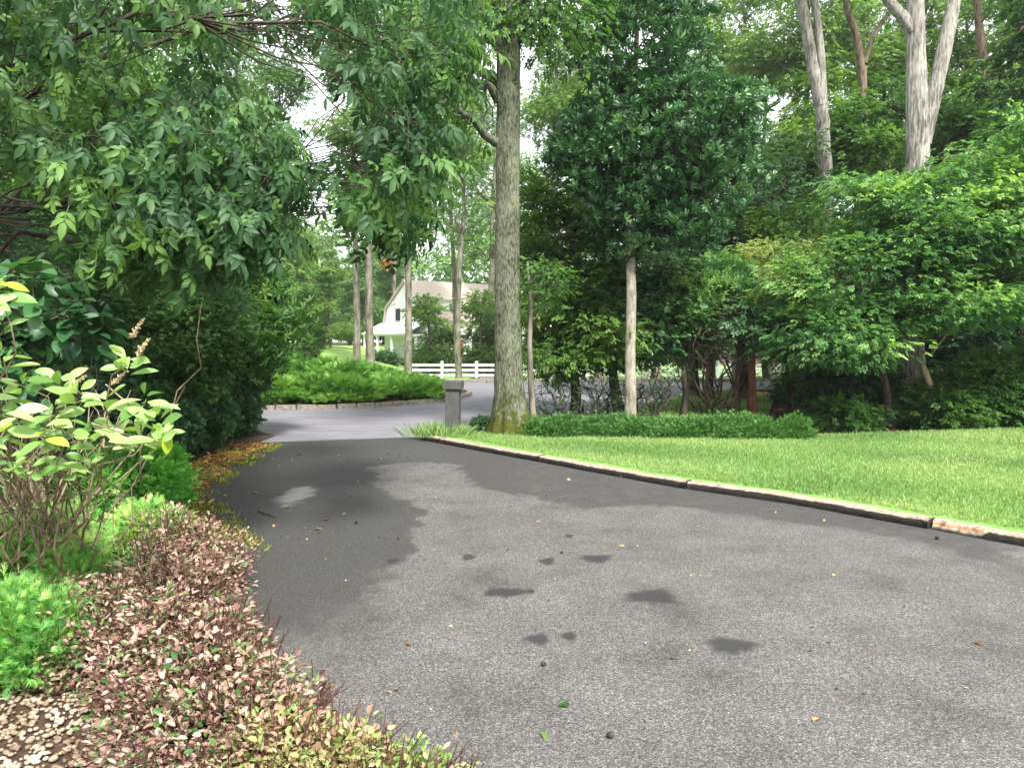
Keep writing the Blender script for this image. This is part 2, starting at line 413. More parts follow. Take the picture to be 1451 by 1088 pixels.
B_DARK = bark_mat('bark_dark', (.02, .017, .013), (.085, .07, .052), 16, .2, .7)
B_BROWN = bark_mat('bark_brown', (.05, .038, .026), (.2, .155, .11), 18, .2, .6)
B_FAR = bark_mat('bark_far', (.06, .055, .042), (.23, .21, .165), 9, .15, .5)
B_RED = bark_mat('bark_red_brown', (.06, .025, .016), (.19, .08, .05), 14, .1, .5)
B_TWIG = bark_mat('bark_twig', (.03, .016, .012), (.12, .06, .045), 30, .3, .2)
B_TAN = bark_mat('bark_tan_stem', (.10, .07, .045), (.34, .26, .18), 24, .1, .4)

SOIL = noise_mat('forest_floor', [(.3, (.022, .014, .009)), (.5, (.055, .035, .02)), (.68, (.11, .07, .042)), (.8, (.05, .06, .02))], 5, 10, .95, .8, .03)
BEDSOIL = noise_mat('bed_soil', [(.3, (.02, .012, .008)), (.55, (.06, .035, .02)), (.75, (.13, .075, .045))], 22, 8, .95, .9, .015)
LAWN_M = noise_mat('lawn_soil', [(.3, (.10, .19, .04)), (.55, (.15, .28, .06)), (.75, (.24, .32, .1))], 3.5, 9, .95, .6, .02)
LAWN_FAR = noise_mat('far_lawn', [(.3, (.16, .29, .06)), (.55, (.22, .36, .085)), (.75, (.3, .4, .12))], .8, 10, .95, .3, .05)
ROAD_M = noise_mat('road_surface', [(.25, (.11, .105, .12)), (.45, (.15, .145, .163)), (.7, (.20, .193, .215))], .9, 12, .75, .25, .004, .3, (1, 3.2, 1))
PATH_M = noise_mat('path_surface', [(.3, (.14, .13, .12)), (.7, (.22, .2, .185))], 3, 8, .85, .2)
STONE_M = noise_mat('kerb_stone', [(.3, (.11, .1, .085)), (.55, (.24, .22, .18)), (.75, (.36, .33, .28))], 14, 8, .9, .7, .01)
WHITE_M = noise_mat('white_paint', [(.3, (.72, .73, .74)), (.7, (.82, .82, .82))], 3, 5, .55)
SIDING_M = noise_mat('white_siding', [(.3, (.8, .8, .82)), (.7, (.88, .88, .89))], 4, 4, .6, .15, .02, .3, (.3, .3, 6))
ROOF_M = noise_mat('roof_shingle', [(.25, (.4, .33, .28)), (.5, (.5, .42, .36)), (.75, (.6, .52, .46))], 9, 6, .9, .4, .03, .2, (1, 1, 3))
GLASS_M = noise_mat('window_glass', [(.3, (.02, .025, .03)), (.7, (.06, .07, .08))], 2, 3, .08, spec=.6)
DOOR_M = noise_mat('door_paint', [(.3, (.42, .14, .1)), (.7, (.52, .2, .14))], 3, 4, .5)
POST_M = noise_mat('grey_stain', [(.25, (.05, .052, .05)), (.5, (.072, .074, .072)), (.75, (.095, .097, .094))], 9, 6, .8, 0, .003, .25, (1, 1, .6))
STONEW = noise_mat('pebble_stone', [(.3, (.09, .06, .04)), (.45, (.2, .15, .1)), (.55, (.33, .27, .2)), (.7, (.48, .43, .35))], 7, 3, .7)

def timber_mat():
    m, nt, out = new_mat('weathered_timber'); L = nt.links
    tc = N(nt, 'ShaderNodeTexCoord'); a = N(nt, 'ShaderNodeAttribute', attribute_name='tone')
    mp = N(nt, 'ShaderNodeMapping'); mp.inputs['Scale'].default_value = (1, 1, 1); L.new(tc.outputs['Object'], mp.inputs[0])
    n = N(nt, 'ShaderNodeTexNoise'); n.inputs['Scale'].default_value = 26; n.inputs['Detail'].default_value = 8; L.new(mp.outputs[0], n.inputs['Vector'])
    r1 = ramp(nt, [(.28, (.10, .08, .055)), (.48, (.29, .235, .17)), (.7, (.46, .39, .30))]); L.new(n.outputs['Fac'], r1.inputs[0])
    r2 = ramp(nt, [(.3, (.008, .006, .005)), (.6, (.018, .014, .01)), (.8, (.05, .038, .025))]); L.new(n.outputs['Fac'], r2.inputs[0])  # near-black front face: wet stained wood, with shade put into the colour
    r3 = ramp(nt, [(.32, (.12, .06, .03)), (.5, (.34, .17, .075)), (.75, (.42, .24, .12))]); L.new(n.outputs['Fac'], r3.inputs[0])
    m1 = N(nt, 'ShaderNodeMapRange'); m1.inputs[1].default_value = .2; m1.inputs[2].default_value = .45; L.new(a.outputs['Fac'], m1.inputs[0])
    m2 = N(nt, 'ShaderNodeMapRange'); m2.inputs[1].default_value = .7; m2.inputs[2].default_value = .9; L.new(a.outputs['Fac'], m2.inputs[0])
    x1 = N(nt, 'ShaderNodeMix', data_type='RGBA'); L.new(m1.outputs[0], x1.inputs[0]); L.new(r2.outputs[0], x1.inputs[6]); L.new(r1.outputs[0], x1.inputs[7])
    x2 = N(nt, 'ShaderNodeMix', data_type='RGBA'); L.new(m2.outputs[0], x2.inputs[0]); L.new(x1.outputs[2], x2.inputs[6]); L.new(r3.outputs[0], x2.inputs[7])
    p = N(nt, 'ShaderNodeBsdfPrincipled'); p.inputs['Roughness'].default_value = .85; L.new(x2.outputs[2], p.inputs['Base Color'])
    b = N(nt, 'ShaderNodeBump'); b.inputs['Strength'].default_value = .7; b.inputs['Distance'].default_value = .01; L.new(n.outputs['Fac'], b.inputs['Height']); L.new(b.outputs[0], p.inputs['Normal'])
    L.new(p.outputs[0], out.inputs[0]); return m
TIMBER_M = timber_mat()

def asphalt_mat():
    m, nt, out = new_mat('worn_asphalt'); L = nt.links
    tc = N(nt, 'ShaderNodeTexCoord')
    def noise(sc, d=4, rgh=.6):
        n = N(nt, 'ShaderNodeTexNoise'); n.inputs['Scale'].default_value = sc; n.inputs['Detail'].default_value = d; n.inputs['Roughness'].default_value = rgh
        L.new(tc.outputs['Object'], n.inputs['Vector']); return n
    agg = noise(125, 3, .75); mid = noise(1.7, 6); edge = noise(6, 9, .7)
    vor = N(nt, 'ShaderNodeTexVoronoi'); vor.inputs['Scale'].default_value = 95; L.new(tc.outputs['Object'], vor.inputs['Vector'])
    def attr(nm): return N(nt, 'ShaderNodeAttribute', attribute_name=nm).outputs['Fac']
    def math_(op, a, b, c=None):
        k = N(nt, 'ShaderNodeMath', operation=op)
        for i, v in enumerate((a, b, c)):
            if v is None: continue
            if isinstance(v, (int, float)): k.inputs[i].default_value = v
            else: L.new(v, k.inputs[i])
        return k.outputs[0]
    def sharpen(a, amt):
        s = math_('ADD', math_('ADD', a, math_('MULTIPLY', math_('SUBTRACT', edge.outputs['Fac'], .5), amt)), math_('MULTIPLY', math_('SUBTRACT', agg.outputs['Fac'], .5), .75))
        k = N(nt, 'ShaderNodeMapRange', interpolation_type='SMOOTHSTEP'); k.inputs[1].default_value = .22; k.inputs[2].default_value = .8; L.new(s, k.inputs[0]); return k.outputs[0]
    dry = ramp(nt, [(.3, (.02, .019, .019)), (.44, (.07, .068, .066)), (.56, (.115, .111, .108)), (.7, (.34, .33, .32))]); L.new(agg.outputs['Fac'], dry.inputs[0])
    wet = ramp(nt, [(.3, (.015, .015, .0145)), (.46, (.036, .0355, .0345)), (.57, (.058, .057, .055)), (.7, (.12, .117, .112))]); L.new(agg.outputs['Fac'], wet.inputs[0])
    vr = N(nt, 'ShaderNodeMix', data_type='RGBA', blend_type='MULTIPLY'); vr.inputs[0].default_value = .55
    cr = ramp(nt, [(0, (.45, .44, .43)), (.5, (1, 1, 1)), (1, (1.5, 1.5, 1.45))]); L.new(N(nt, 'ShaderNodeSeparateColor').outputs[0], cr.inputs[0])
    sepn = [x for x in nt.nodes if x.bl_idname == 'ShaderNodeSeparateColor'][0]; L.new(vor.outputs['Color'], sepn.inputs[0])
    L.new(dry.outputs[0], vr.inputs[6]); L.new(cr.outputs[0], vr.inputs[7])
    mm = N(nt, 'ShaderNodeMix', data_type='RGBA', blend_type='MULTIPLY'); mm.inputs[0].default_value = 1
    mr = ramp(nt, [(.28, (.58, .57, .555)), (.45, (.88, .875, .86)), (.6, (1.04, 1.03, 1.02)), (.75, (1.25, 1.24, 1.23))]); L.new(mid.outputs['Fac'], mr.inputs[0])
    L.new(vr.outputs[2], mm.inputs[6]); L.new(mr.outputs[0], mm.inputs[7])
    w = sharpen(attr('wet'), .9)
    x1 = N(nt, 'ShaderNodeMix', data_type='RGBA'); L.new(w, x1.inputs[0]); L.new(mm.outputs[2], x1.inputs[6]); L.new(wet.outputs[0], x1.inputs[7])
    x2 = N(nt, 'ShaderNodeMix', data_type='RGBA'); sp_ = math_('MULTIPLY', sharpen(attr('spot'), .6), .85); L.new(sp_, x2.inputs[0]); L.new(x1.outputs[2], x2.inputs[6]); x2.inputs[7].default_value = (.02, .02, .022, 1)
    x3 = N(nt, 'ShaderNodeMix', data_type='RGBA'); pl = math_('MULTIPLY', sharpen(attr('pale'), .9), .8); L.new(pl, x3.inputs[0]); L.new(x2.outputs[2], x3.inputs[6]); x3.inputs[7].default_value = (.22, .215, .2, 1)
    x4 = N(nt, 'ShaderNodeMix', data_type='RGBA'); ms = math_('MULTIPLY', sharpen(attr('moss'), 1.3), .8); L.new(ms, x4.inputs[0]); L.new(x3.outputs[2], x4.inputs[6]); x4.inputs[7].default_value = (.085, .095, .012, 1)
    p = N(nt, 'ShaderNodeBsdfPrincipled'); L.new(x4.outputs[2], p.inputs['Base Color']); p.inputs['Roughness'].default_value = .8; p.inputs['Specular IOR Level'].default_value = .3
    b = N(nt, 'ShaderNodeBump'); b.inputs['Strength'].default_value = .6; b.inputs['Distance'].default_value = .006; L.new(agg.outputs['Fac'], b.inputs['Height']); L.new(b.outputs[0], p.inputs['Normal'])
    L.new(p.outputs[0], out.inputs[0]); return m
ASPHALT = asphalt_mat()

# templates
LEAF = tm_leaf(); LEAFN = tm_leaf(.34, .2, .06, .4); OBOV = tm_leaf(.5, .18, .09, .5)
DIA = tm_diamond(.55); DIAW = tm_diamond(.75); FOLD = tm_fold(.62); FOLDN = tm_fold(.4)
PINN = [tm_pinnate()]
WHORL = [tm_whorl(7, -24, .36, s) for s in (1, 2, 3)]
RHODO = [tm_whorl(7, -14, .3, s) for s in (4, 5)]
SPRAY = [tm_spray(s) for s in (1, 2, 3)]
SPRIG = [tm_sprig(7, .55, s) for s in (1, 2, 3)]
SPRIG9 = [tm_sprig(9, .5, s) for s in (4, 5)]

# ================================================================== SETTING
def grid_ground():
    xs = np.concatenate([np.linspace(-150, -40, 12), np.arange(-38, 40, 2.), np.linspace(42, 150, 12)])
    ys = np.concatenate([np.linspace(-60, -6, 8), np.arange(-4, 100, 2.), np.linspace(102, 180, 9)])
    X, Y = np.meshgrid(xs, ys); Z = gz(X, Y) - .03
    n, m = X.shape; i = np.arange(n - 1)[:, None] * m + np.arange(m - 1)[None]
    g = Geo().add(np.stack([X, Y, Z], -1), [np.stack([i, i + 1, i + m + 1, i + m], -1).reshape(-1, 4)])
    o = link_mesh('ground', g, SOIL, smooth=True); o['kind'] = 'structure'
grid_ground()

KERB = np.array([gnd(*p, .05)[:2] for p in [(597, 619), (650, 629), (750, 647), (860, 667), (960, 685), (1130, 709), (1310, 741), (1451, 766), (1640, 800), (1900, 845)]])
ROAD = [(-30, 19), (-16, 17.6), (-9, 16.2), (-6, 15), (-4.6, 13.6), (-3.85, 11.75), (-1.5, 11.9), (-1.3, 13.2), (-.9, 13.6), (.2, 14), (1.6, 14.7), (3, 16.4), (4.6, 19.5), (6.5, 23.3), (9, 25), (14, 25.8), (34, 26.5), (34, 29.3), (10, 28.6), (0, 28), (-8, 28), (-16, 27.6), (-30, 27)]
sheet('road', ROAD, 0.0, ROAD_M)
_kn = np.gradient(KERB, axis=0); _kn = np.stack([-_kn[:, 1], _kn[:, 0]], 1) / np.hypot(*_kn.T)[:, None]
LAWN = [tuple(p) for p in KERB + _kn * .12] + [(12, 4), (13, 14.2), (8.7, 13.05), (6.3, 12.5), (4.6, 12.1), (3.4, 12.7), (1.5, 13.6), (-.3, 13.7), (-1.2, 13.3), (-1.42, 12.6)]
sheet('lawn', LAWN, .075, LAWN_M, edge=.1)
LAWN2 = [tuple(gnd(*p)[:2]) for p in [(890, 602), (900, 588), (918, 577), (950, 567), (1000, 557), (1060, 553), (1095, 566), (1085, 603)]]
sheet('lawn', LAWN2, .02, LAWN_M)
sheet('lawn', [(-34, 29.5), (26, 29.5), (26, 62), (10, 100), (-44, 100), (-44, 62)], .012, LAWN_FAR, res=1.5, zfun=gz)
pth = [at(672, 543, 28.6)[:2], at(706, 543, 28.6)[:2], (-.6, 40), (-1.2, 52), (-2.8, 52), (-2.0, 40)]
sheet('path', [tuple(p) for p in pth], .05, PATH_M, res=.5, zfun=gz)

# driveway with wet patches, oil spots, moss, a worn patch
LEFT_PX = [(368, 628), (330, 646), (285, 672), (250, 700), (262, 735), (290, 772), (318, 812), (345, 880), (372, 935), (440, 1000), (520, 1050), (660, 1092)]
LEFT = [tuple(gnd(*p)[:2]) for p in LEFT_PX] + [(.35, 2.2), (.6, 0.5), (.8, -4)]
DRIVE = [tuple(p) for p in LEFT[::-1]] + [tuple(gnd(600, 619)[:2])] + [tuple(p + np.array([.06, .02])) for p in KERB] + [(12, -4)]
def driveway():
    xs = np.arange(-4.2, 6.2, .03); ys = np.arange(-.5, 12.6, .03)
    X, Y = np.meshgrid(xs, ys); n, m = X.shape
    left = np.array([(x - .22, y) for x, y in LEFT])
    poly = [tuple(p) for p in left[::-1]] + [tuple(gnd(602, 619)[:2])] + [tuple(p + np.array([.05, .03])) for p in KERB] + [(14, -4)]
    ins = inpoly(X + .015, Y + .015, poly)[:-1, :-1]
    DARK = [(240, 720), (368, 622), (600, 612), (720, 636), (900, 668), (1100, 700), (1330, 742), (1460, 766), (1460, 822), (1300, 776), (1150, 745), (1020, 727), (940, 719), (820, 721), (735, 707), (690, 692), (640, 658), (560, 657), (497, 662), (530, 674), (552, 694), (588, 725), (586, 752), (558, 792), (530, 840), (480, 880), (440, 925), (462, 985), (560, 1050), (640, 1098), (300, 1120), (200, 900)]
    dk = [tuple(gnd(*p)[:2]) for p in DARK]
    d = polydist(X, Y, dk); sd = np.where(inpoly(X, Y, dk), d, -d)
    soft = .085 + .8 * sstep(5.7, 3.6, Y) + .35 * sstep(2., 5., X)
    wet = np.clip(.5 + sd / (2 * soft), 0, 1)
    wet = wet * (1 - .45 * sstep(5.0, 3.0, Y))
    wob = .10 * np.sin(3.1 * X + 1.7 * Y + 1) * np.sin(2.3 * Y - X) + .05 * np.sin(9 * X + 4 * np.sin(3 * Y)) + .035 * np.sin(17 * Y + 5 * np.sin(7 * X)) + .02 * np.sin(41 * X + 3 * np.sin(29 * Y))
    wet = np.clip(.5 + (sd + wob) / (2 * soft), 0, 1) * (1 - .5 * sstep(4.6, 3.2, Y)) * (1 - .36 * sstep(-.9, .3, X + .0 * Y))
    spot = np.zeros_like(X)
    for px, py, rx, ry in [(925, 846, 29, 8), (1035, 915, 28, 9), (720, 840, 22, 5), (697, 841, 9, 4), (845, 792, 17, 4.5), (775, 796, 9, 4), (664, 790, 8, 3.5), (762, 906, 14, 6), (806, 902, 9, 5), (556, 795, 7, 3), (751, 838, 5, 3), (806, 760, 5, 2)]:
        c = gnd(px, py); e1 = gnd(px + rx, py); e2 = gnd(px, py - ry); a = abs(e1[0] - c[0]); b = abs(e2[1] - c[1])
        dx_, dy_ = X - c[0], Y - c[1]; q = np.hypot(dx_ / a, dy_ / b) * (1 + .16 * np.sin(3 * np.arctan2(dy_, dx_) + px) + .1 * np.sin(7 * np.arctan2(dy_, dx_) + py)); spot = np.maximum(spot, np.clip(1.3 - .68 * q, 0, 1))
    pp = [tuple(gnd(*p)[:2]) for p in [(396, 710), (408, 700), (425, 692), (441, 690), (436, 700), (428, 708), (410, 717), (398, 718)]]
    d = polydist(X, Y, pp); pale = np.clip(.45 + (np.where(inpoly(X, Y, pp), d, -d) + wob * .6) / .3, 0, 1)
    d = polydist(X, Y, LEFT, closed=False); moss = np.clip(1 - d / (.16 + .34 * sstep(5.4, 6.4, Y)), 0, 1) * sstep(4.9, 5.8, Y) * .92
    idx = np.arange(n * m).reshape(n, m); i = idx[:-1, :-1][ins]
    q = np.stack([i, i + 1, i + m + 1, i + m], -1)
    used = np.zeros(n * m, bool); used[q.ravel()] = True; re = np.cumsum(used) - 1
    V = np.stack([X, Y, np.full_like(X, .005)], -1).reshape(-1, 3)[used]
    g = Geo().add(V, [re[q]])
    f = lambda a: a.ravel()[used]
    o = link_mesh('driveway', g, ASPHALT, attrs=dict(wet=f(wet), spot=f(spot), pale=f(pale), moss=f(moss))); o['kind'] = 'structure'
driveway()
BED = [(-12, -3), (.8, -3)] + [(x - .06, y) for x, y in LEFT[::-1][2:]] + [(-3.9, 12.6), (-5, 14), (-7, 15.2), (-12, 16)]
sheet('garden_bed', BED, .012, BEDSOIL)

# island bed and its kerb
IC = np.array([-5.75, 21.6]); IR = 4.55
an = np.linspace(0, 2 * math.pi, 64, endpoint=False)
isl = [(IC[0] + IR * math.cos(a), IC[1] + IR * math.sin(a) * .97) for a in an]
sheet('planting_bed', [(IC[0] + (x - IC[0]) * .985, IC[1] + (y - IC[1]) * .985) for x, y in isl], .085, BEDSOIL, edge=.1)
def ringkerb(name, pts, w, h, mat, closed, label, cat, z0=0.):
    g = Geo(); k = len(pts)
    rr = np.random.default_rng(3); acc = 0
    for i in range(k if closed else k - 1):
        a = np.array(pts[i]); b = np.array(pts[(i + 1) % k]); L = np.linalg.norm(b - a); ns = max(1, int(L / .3))
        for j in range(ns):
            p = a + (b - a) * (j + .5) / ns; zz = z0 + float(gz(p[0], p[1]))
            box(g, (p[0] + rr.normal(0, .008), p[1] + rr.normal(0, .008), zz + h / 2 + rr.normal(0, .006)), (L / ns - .012, w, h), math.atan2(b[1] - a[1], b[0] - a[0]) + rr.normal(0, .02), top=.93)
    o = link_mesh(name, g, mat); tag(o, label, cat); return o
ringkerb('kerb', isl, .12, .11, STONE_M, True, 'low weathered stone kerb ringing the juniper island', 'kerb')
ringkerb('kerb', [(-16, 27.75), (-8, 28.15), (0, 28.15), (10, 28.75), (30, 29.4)], .16, .12, STONE_M, False, 'straight stone kerb along the far side of the road', 'kerb')

# ================================================================== HELPERS FOR PLANTS
def shrub(name, label, cat, base, ells, ncl, nl, cr, L, tmpls, lmat, bmat=None, group=None, nst=10, rst=.018, spread=.15, twf=.12, shell=.35, flat=.6, droop=.15, zmin=.04, leafname='foliage', seed=None, tone0=.5, up=.8, outw=.6, tone_c=.2, extra=None, stem_bow=.15):
    r = np.random.default_rng(seed if seed is not None else abs(hash(label)) % 1 + int(abs(base[0] * 131 + base[1] * 977) * 10))
    t = thing(name, label, cat, base, group)
    C, Od = ell_pts(ells, ncl, r, shell, base[2] + zmin)
    if extra is not None: C = np.concatenate([C, extra[0]]); Od = np.concatenate([Od, extra[1]])
    g, P = foliage(C, Od, r, nl, cr, L, tmpls, flat, droop, up, outw, tone_c=tone_c, tone0=tone0)
    Zf = base[2] + .01
    link_mesh(leafname, g, lmat, t)
    if nst:
        sg = Geo(); k = min(len(C), nst * 5); sel = r.choice(len(C), k, replace=False)
        mains = C[r.choice(len(C), nst)]; B = np.array(base) + r.normal(0, 1, (nst, 3)) * spread * np.array([1, 1, 0])
        top = B + (mains - B) * .7
        Pm = curve_pts(B, top, 7, r, stem_bow, .12); tubes(sg, Pm, rst * r.uniform(.6, 1.2, (nst, 1)) * np.linspace(1, .5, 7)[None], 6)
        a = np.argmin(((C[sel][:, None] - top[None]) ** 2).sum(-1), 1); S = Pm[a, r.integers(3, 7, k)]
        tubes(sg, curve_pts(S, C[sel], 5, r, .18, .05), rst * .5 * np.linspace(1, .25, 5)[None].repeat(k, 0), 4)
        if twf: twigs(sg, C, P, r, nl, twf, max(.0015, rst * .12))
        link_mesh('stems', sg, bmat or B_DARK, t, smooth=True)
    return t

def tree(name, label, cat, base, tp, tr, ells, ncl, nl, cr, L, tmpls, lmat, bmat, group=None, nmain=9, r0=.09, flat=.5, droop=.3, shell=.35, seed=1, sides=10, rough=.05, flare=.25, forks=(), lm=None, twf=.04, tone0=.5, tone_c=.22, up=1., extra=None, zmin=None, zfrac=.6, outw=.5):
    r = np.random.default_rng(seed); t = thing(name, label, cat, base, group)
    tg = Geo(); Pt, rt = trunk_tube(tg, tp, tr, r, sides, 6, rough, flare)
    axes = [(Pt, rt)]
    for fp, fr in forks: axes.append(trunk_tube(tg, fp, fr, r, max(7, sides - 4), 5, rough))
    C, Od = ell_pts(ells, ncl, r, shell, zmin) if ncl else (np.zeros((0, 3)), np.zeros((0, 3)))
    if extra is not None: C = np.concatenate([C, extra[0]]); Od = np.concatenate([Od, extra[1]])
    g, P = foliage(C, Od, r, nl, cr, L, tmpls, flat, droop, up, outw, tone_c=tone_c, tone0=tone0)
    lg = tg if lm is None else Geo()
    if len(axes) == 1: limbs(lg, Pt, rt, C, r, nmain, r0, zfrac=zfrac)
    else:
        tips = np.array([a[0][-1] for a in axes]); asg = np.argmin(((C[:, None] - tips[None]) ** 2).sum(-1), 1)
        for i, (p, q) in enumerate(axes):
            if (asg == i).any(): limbs(lg, p, q, C[asg == i], r, max(2, nmain // len(axes)), r0, zfrac=zfrac)
    if twf: twigs(lg, C, P, r, nl, twf, .004)
    link_mesh('trunk', tg, bmat, t, smooth=True)
    if lm is not None: link_mesh('branches', lg, lm, t, smooth=True)
    link_mesh('crown', g, lmat, t)
    return t
def pe(px, py, Y, rx, ry, rd):
    c = at(px, py, Y); s = Y / F; return (c[0], c[1], c[2], rx * s, rd, ry * s)
def pxs(poly, n, Y0, Y1, r, hole=()):
    out = []
    lo, hi = np.min(poly, 0), np.max(poly, 0)
    while len(out) < n:
        p = lo + r.random(2) * (hi - lo)
        if not inpoly(np.array([p[0]]), np.array([p[1]]), poly)[0]: continue
        if any(((p[0] - h[0]) / h[2]) ** 2 + ((p[1] - h[1]) / h[3]) ** 2 < 1 for h in hole): continue
        out.append(at(p[0], p[1], r.uniform(Y0, Y1)))
    return np.array(out)

# ================================================================== NEAR THINGS
# timber kerb: separate timbers laid end to end along the lawn edge
def timbers():
    seg = np.diff(KERB, axis=0); L = np.hypot(*seg.T); s = np.concatenate([[0], np.cumsum(L)])
    brk = gnd(1320, 741, .05)[:2]; i = np.argmin(np.hypot(*(KERB - brk).T)); sb = s[5] + np.hypot(*(brk - KERB[5]))
    cuts = [0, .0]; cuts = [0, sb - 7.05, sb - 4.75, sb - 2.4, sb, sb + 2.4, s[-1]]
    cuts = [c for c in cuts if c >= 0]
    labs = ['mossy dark timber kerb beside the grey post, far end of the lawn edge', 'narrow dark timber kerb on the lawn edge opposite the mossy oak', 'weathered timber kerb at the middle of the lawn edge',
            'bleached timber kerb just before the splintered orange one', 'bleached timber kerb with a splintered orange end', 'bleached timber kerb beyond the splintered one, running out of view']
    r = np.random.default_rng(5)
    cuts = sorted(cuts); labs = labs[-(len(cuts) - 1):]
    for k in range(len(cuts) - 1):
        a, b = cuts[k] + .012, cuts[k + 1] - .012; n = max(8, int((b - a) / .06)); tt = np.linspace(a, b, n)
        P = np.stack([np.interp(tt, s, KERB[:, j]) for j in (0, 1)], 1); T = nrm(np.gradient(P, axis=0)); S = np.stack([-T[:, 1], T[:, 0]], 1)  # S points to the lawn side
        prof = [(.0, 0), (-.008, .033), (-.003, .062), (.008, .077), (.045, .084), (.11, .086), (.146, .08), (.15, .04), (.15, .0)]
        tone = np.array([0, 0, .1, .45, .5, .5, .5, .2, .1]); m = len(prof)  # low tone darkens the front as wet wood plus painted shade; top bleached
        V = np.zeros((n, m, 3)); TT = np.tile(tone, (n, 1))
        w1 = np.cumsum(r.normal(0, .0015, n)); w1 -= np.linspace(0, w1[-1], n)
        for j, (u, z) in enumerate(prof):
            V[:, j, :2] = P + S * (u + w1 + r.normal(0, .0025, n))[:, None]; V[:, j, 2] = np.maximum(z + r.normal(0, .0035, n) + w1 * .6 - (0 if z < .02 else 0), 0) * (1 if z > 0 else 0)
        if k == len(cuts) - 3 + 0 and len(cuts) > 3: pass
        if 'splintered orange end' in labs[k]:
            h = (tt - a) < .42
            f = np.clip(1 - (tt - a) / .42, 0, 1)
            for j in (0, 1, 2, 3):
                V[h, j, :2] += S[h] * (.03 * f[h] ** .5 * (1 + .4 * np.sin(tt[h] * 60)))[:, None] * (j > 0)
            V[h, 3, 2] -= .03 * f[h] ** .6; V[h, 2, 2] -= .02 * f[h]
            TT[np.ix_(h, [2, 3])] = 1.0; TT[h, 1] = .35
        ii = (np.arange(n - 1)[:, None] * m + np.arange(m - 1)[None]); q = np.stack([ii, ii + 1, ii + m + 1, ii + m], -1).reshape(-1, 4)
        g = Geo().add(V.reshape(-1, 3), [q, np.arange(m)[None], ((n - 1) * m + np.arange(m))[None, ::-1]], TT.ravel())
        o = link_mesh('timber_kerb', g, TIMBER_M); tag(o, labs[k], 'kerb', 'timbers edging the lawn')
timbers()

# grey pillar
def gatepost():
    b = gnd(641.5, 613, .1); t = thing('gatepost', 'short grey painted wooden post with a wider flat cap beside the drive', 'post', (b[0], b[1], .09))
    r = R(-5); g = Geo(); W = .215; hgt = .72
    box(g, (b[0], b[1], .09 + hgt / 2), (W - .002, W - .002, hgt), r)
    c_, s_ = math.cos(r), math.sin(r)
    for sx, sy, along in ((0, -1, 0), (0, 1, 0), (-1, 0, 1), (1, 0, 1)):      # narrow vertical boards, grooves between
        for k in range(4):
            o = (k - 1.5) * (W / 4); lx, ly = (o, sy * W / 2) if not along else (sx * W / 2, o)
            sz = (W / 4 - .003, .004, hgt - .004) if not along else (.004, W / 4 - .003, hgt - .004)
            box(g, (b[0] + lx * c_ - ly * s_, b[1] + lx * s_ + ly * c_, .09 + hgt / 2), sz, r)
    link_mesh('shaft', g, POST_M, t)
    g = Geo(); box(g, (b[0], b[1], .09 + hgt + .06), (.29, .29, .12), r)
    link_mesh('cap', g, POST_M, t); t.rotation_euler = (R(.5), R(1.2), 0)
    # tuft of long grass at its foot
    r_ = np.random.default_rng(8); n = 700; cc = np.array([b[0] - .22, b[1] - .12, .1])
    P = cc + r_.normal(0, 1, (n, 3)) * np.array([.19, .12, 0]); P[:, 2] = .06
    D = np.stack([r_.normal(0, .45, n) + (P[:, 0] - cc[0]) * 2, r_.normal(0, .45, n), np.ones(n)], 1)
    g = Geo(); scatter(g, P, D, r_.normal(0, 1, (n, 3)), r_.uniform(.1, .3, n), tm_strand(.05), np.clip(r_.normal(.45, .2, n), 0, 1))
    o = link_mesh('grass_tuft', g, G_GRASS); tag(o, 'tuft of long thin grass at the foot of the grey post', 'grass tuft')
gatepost()

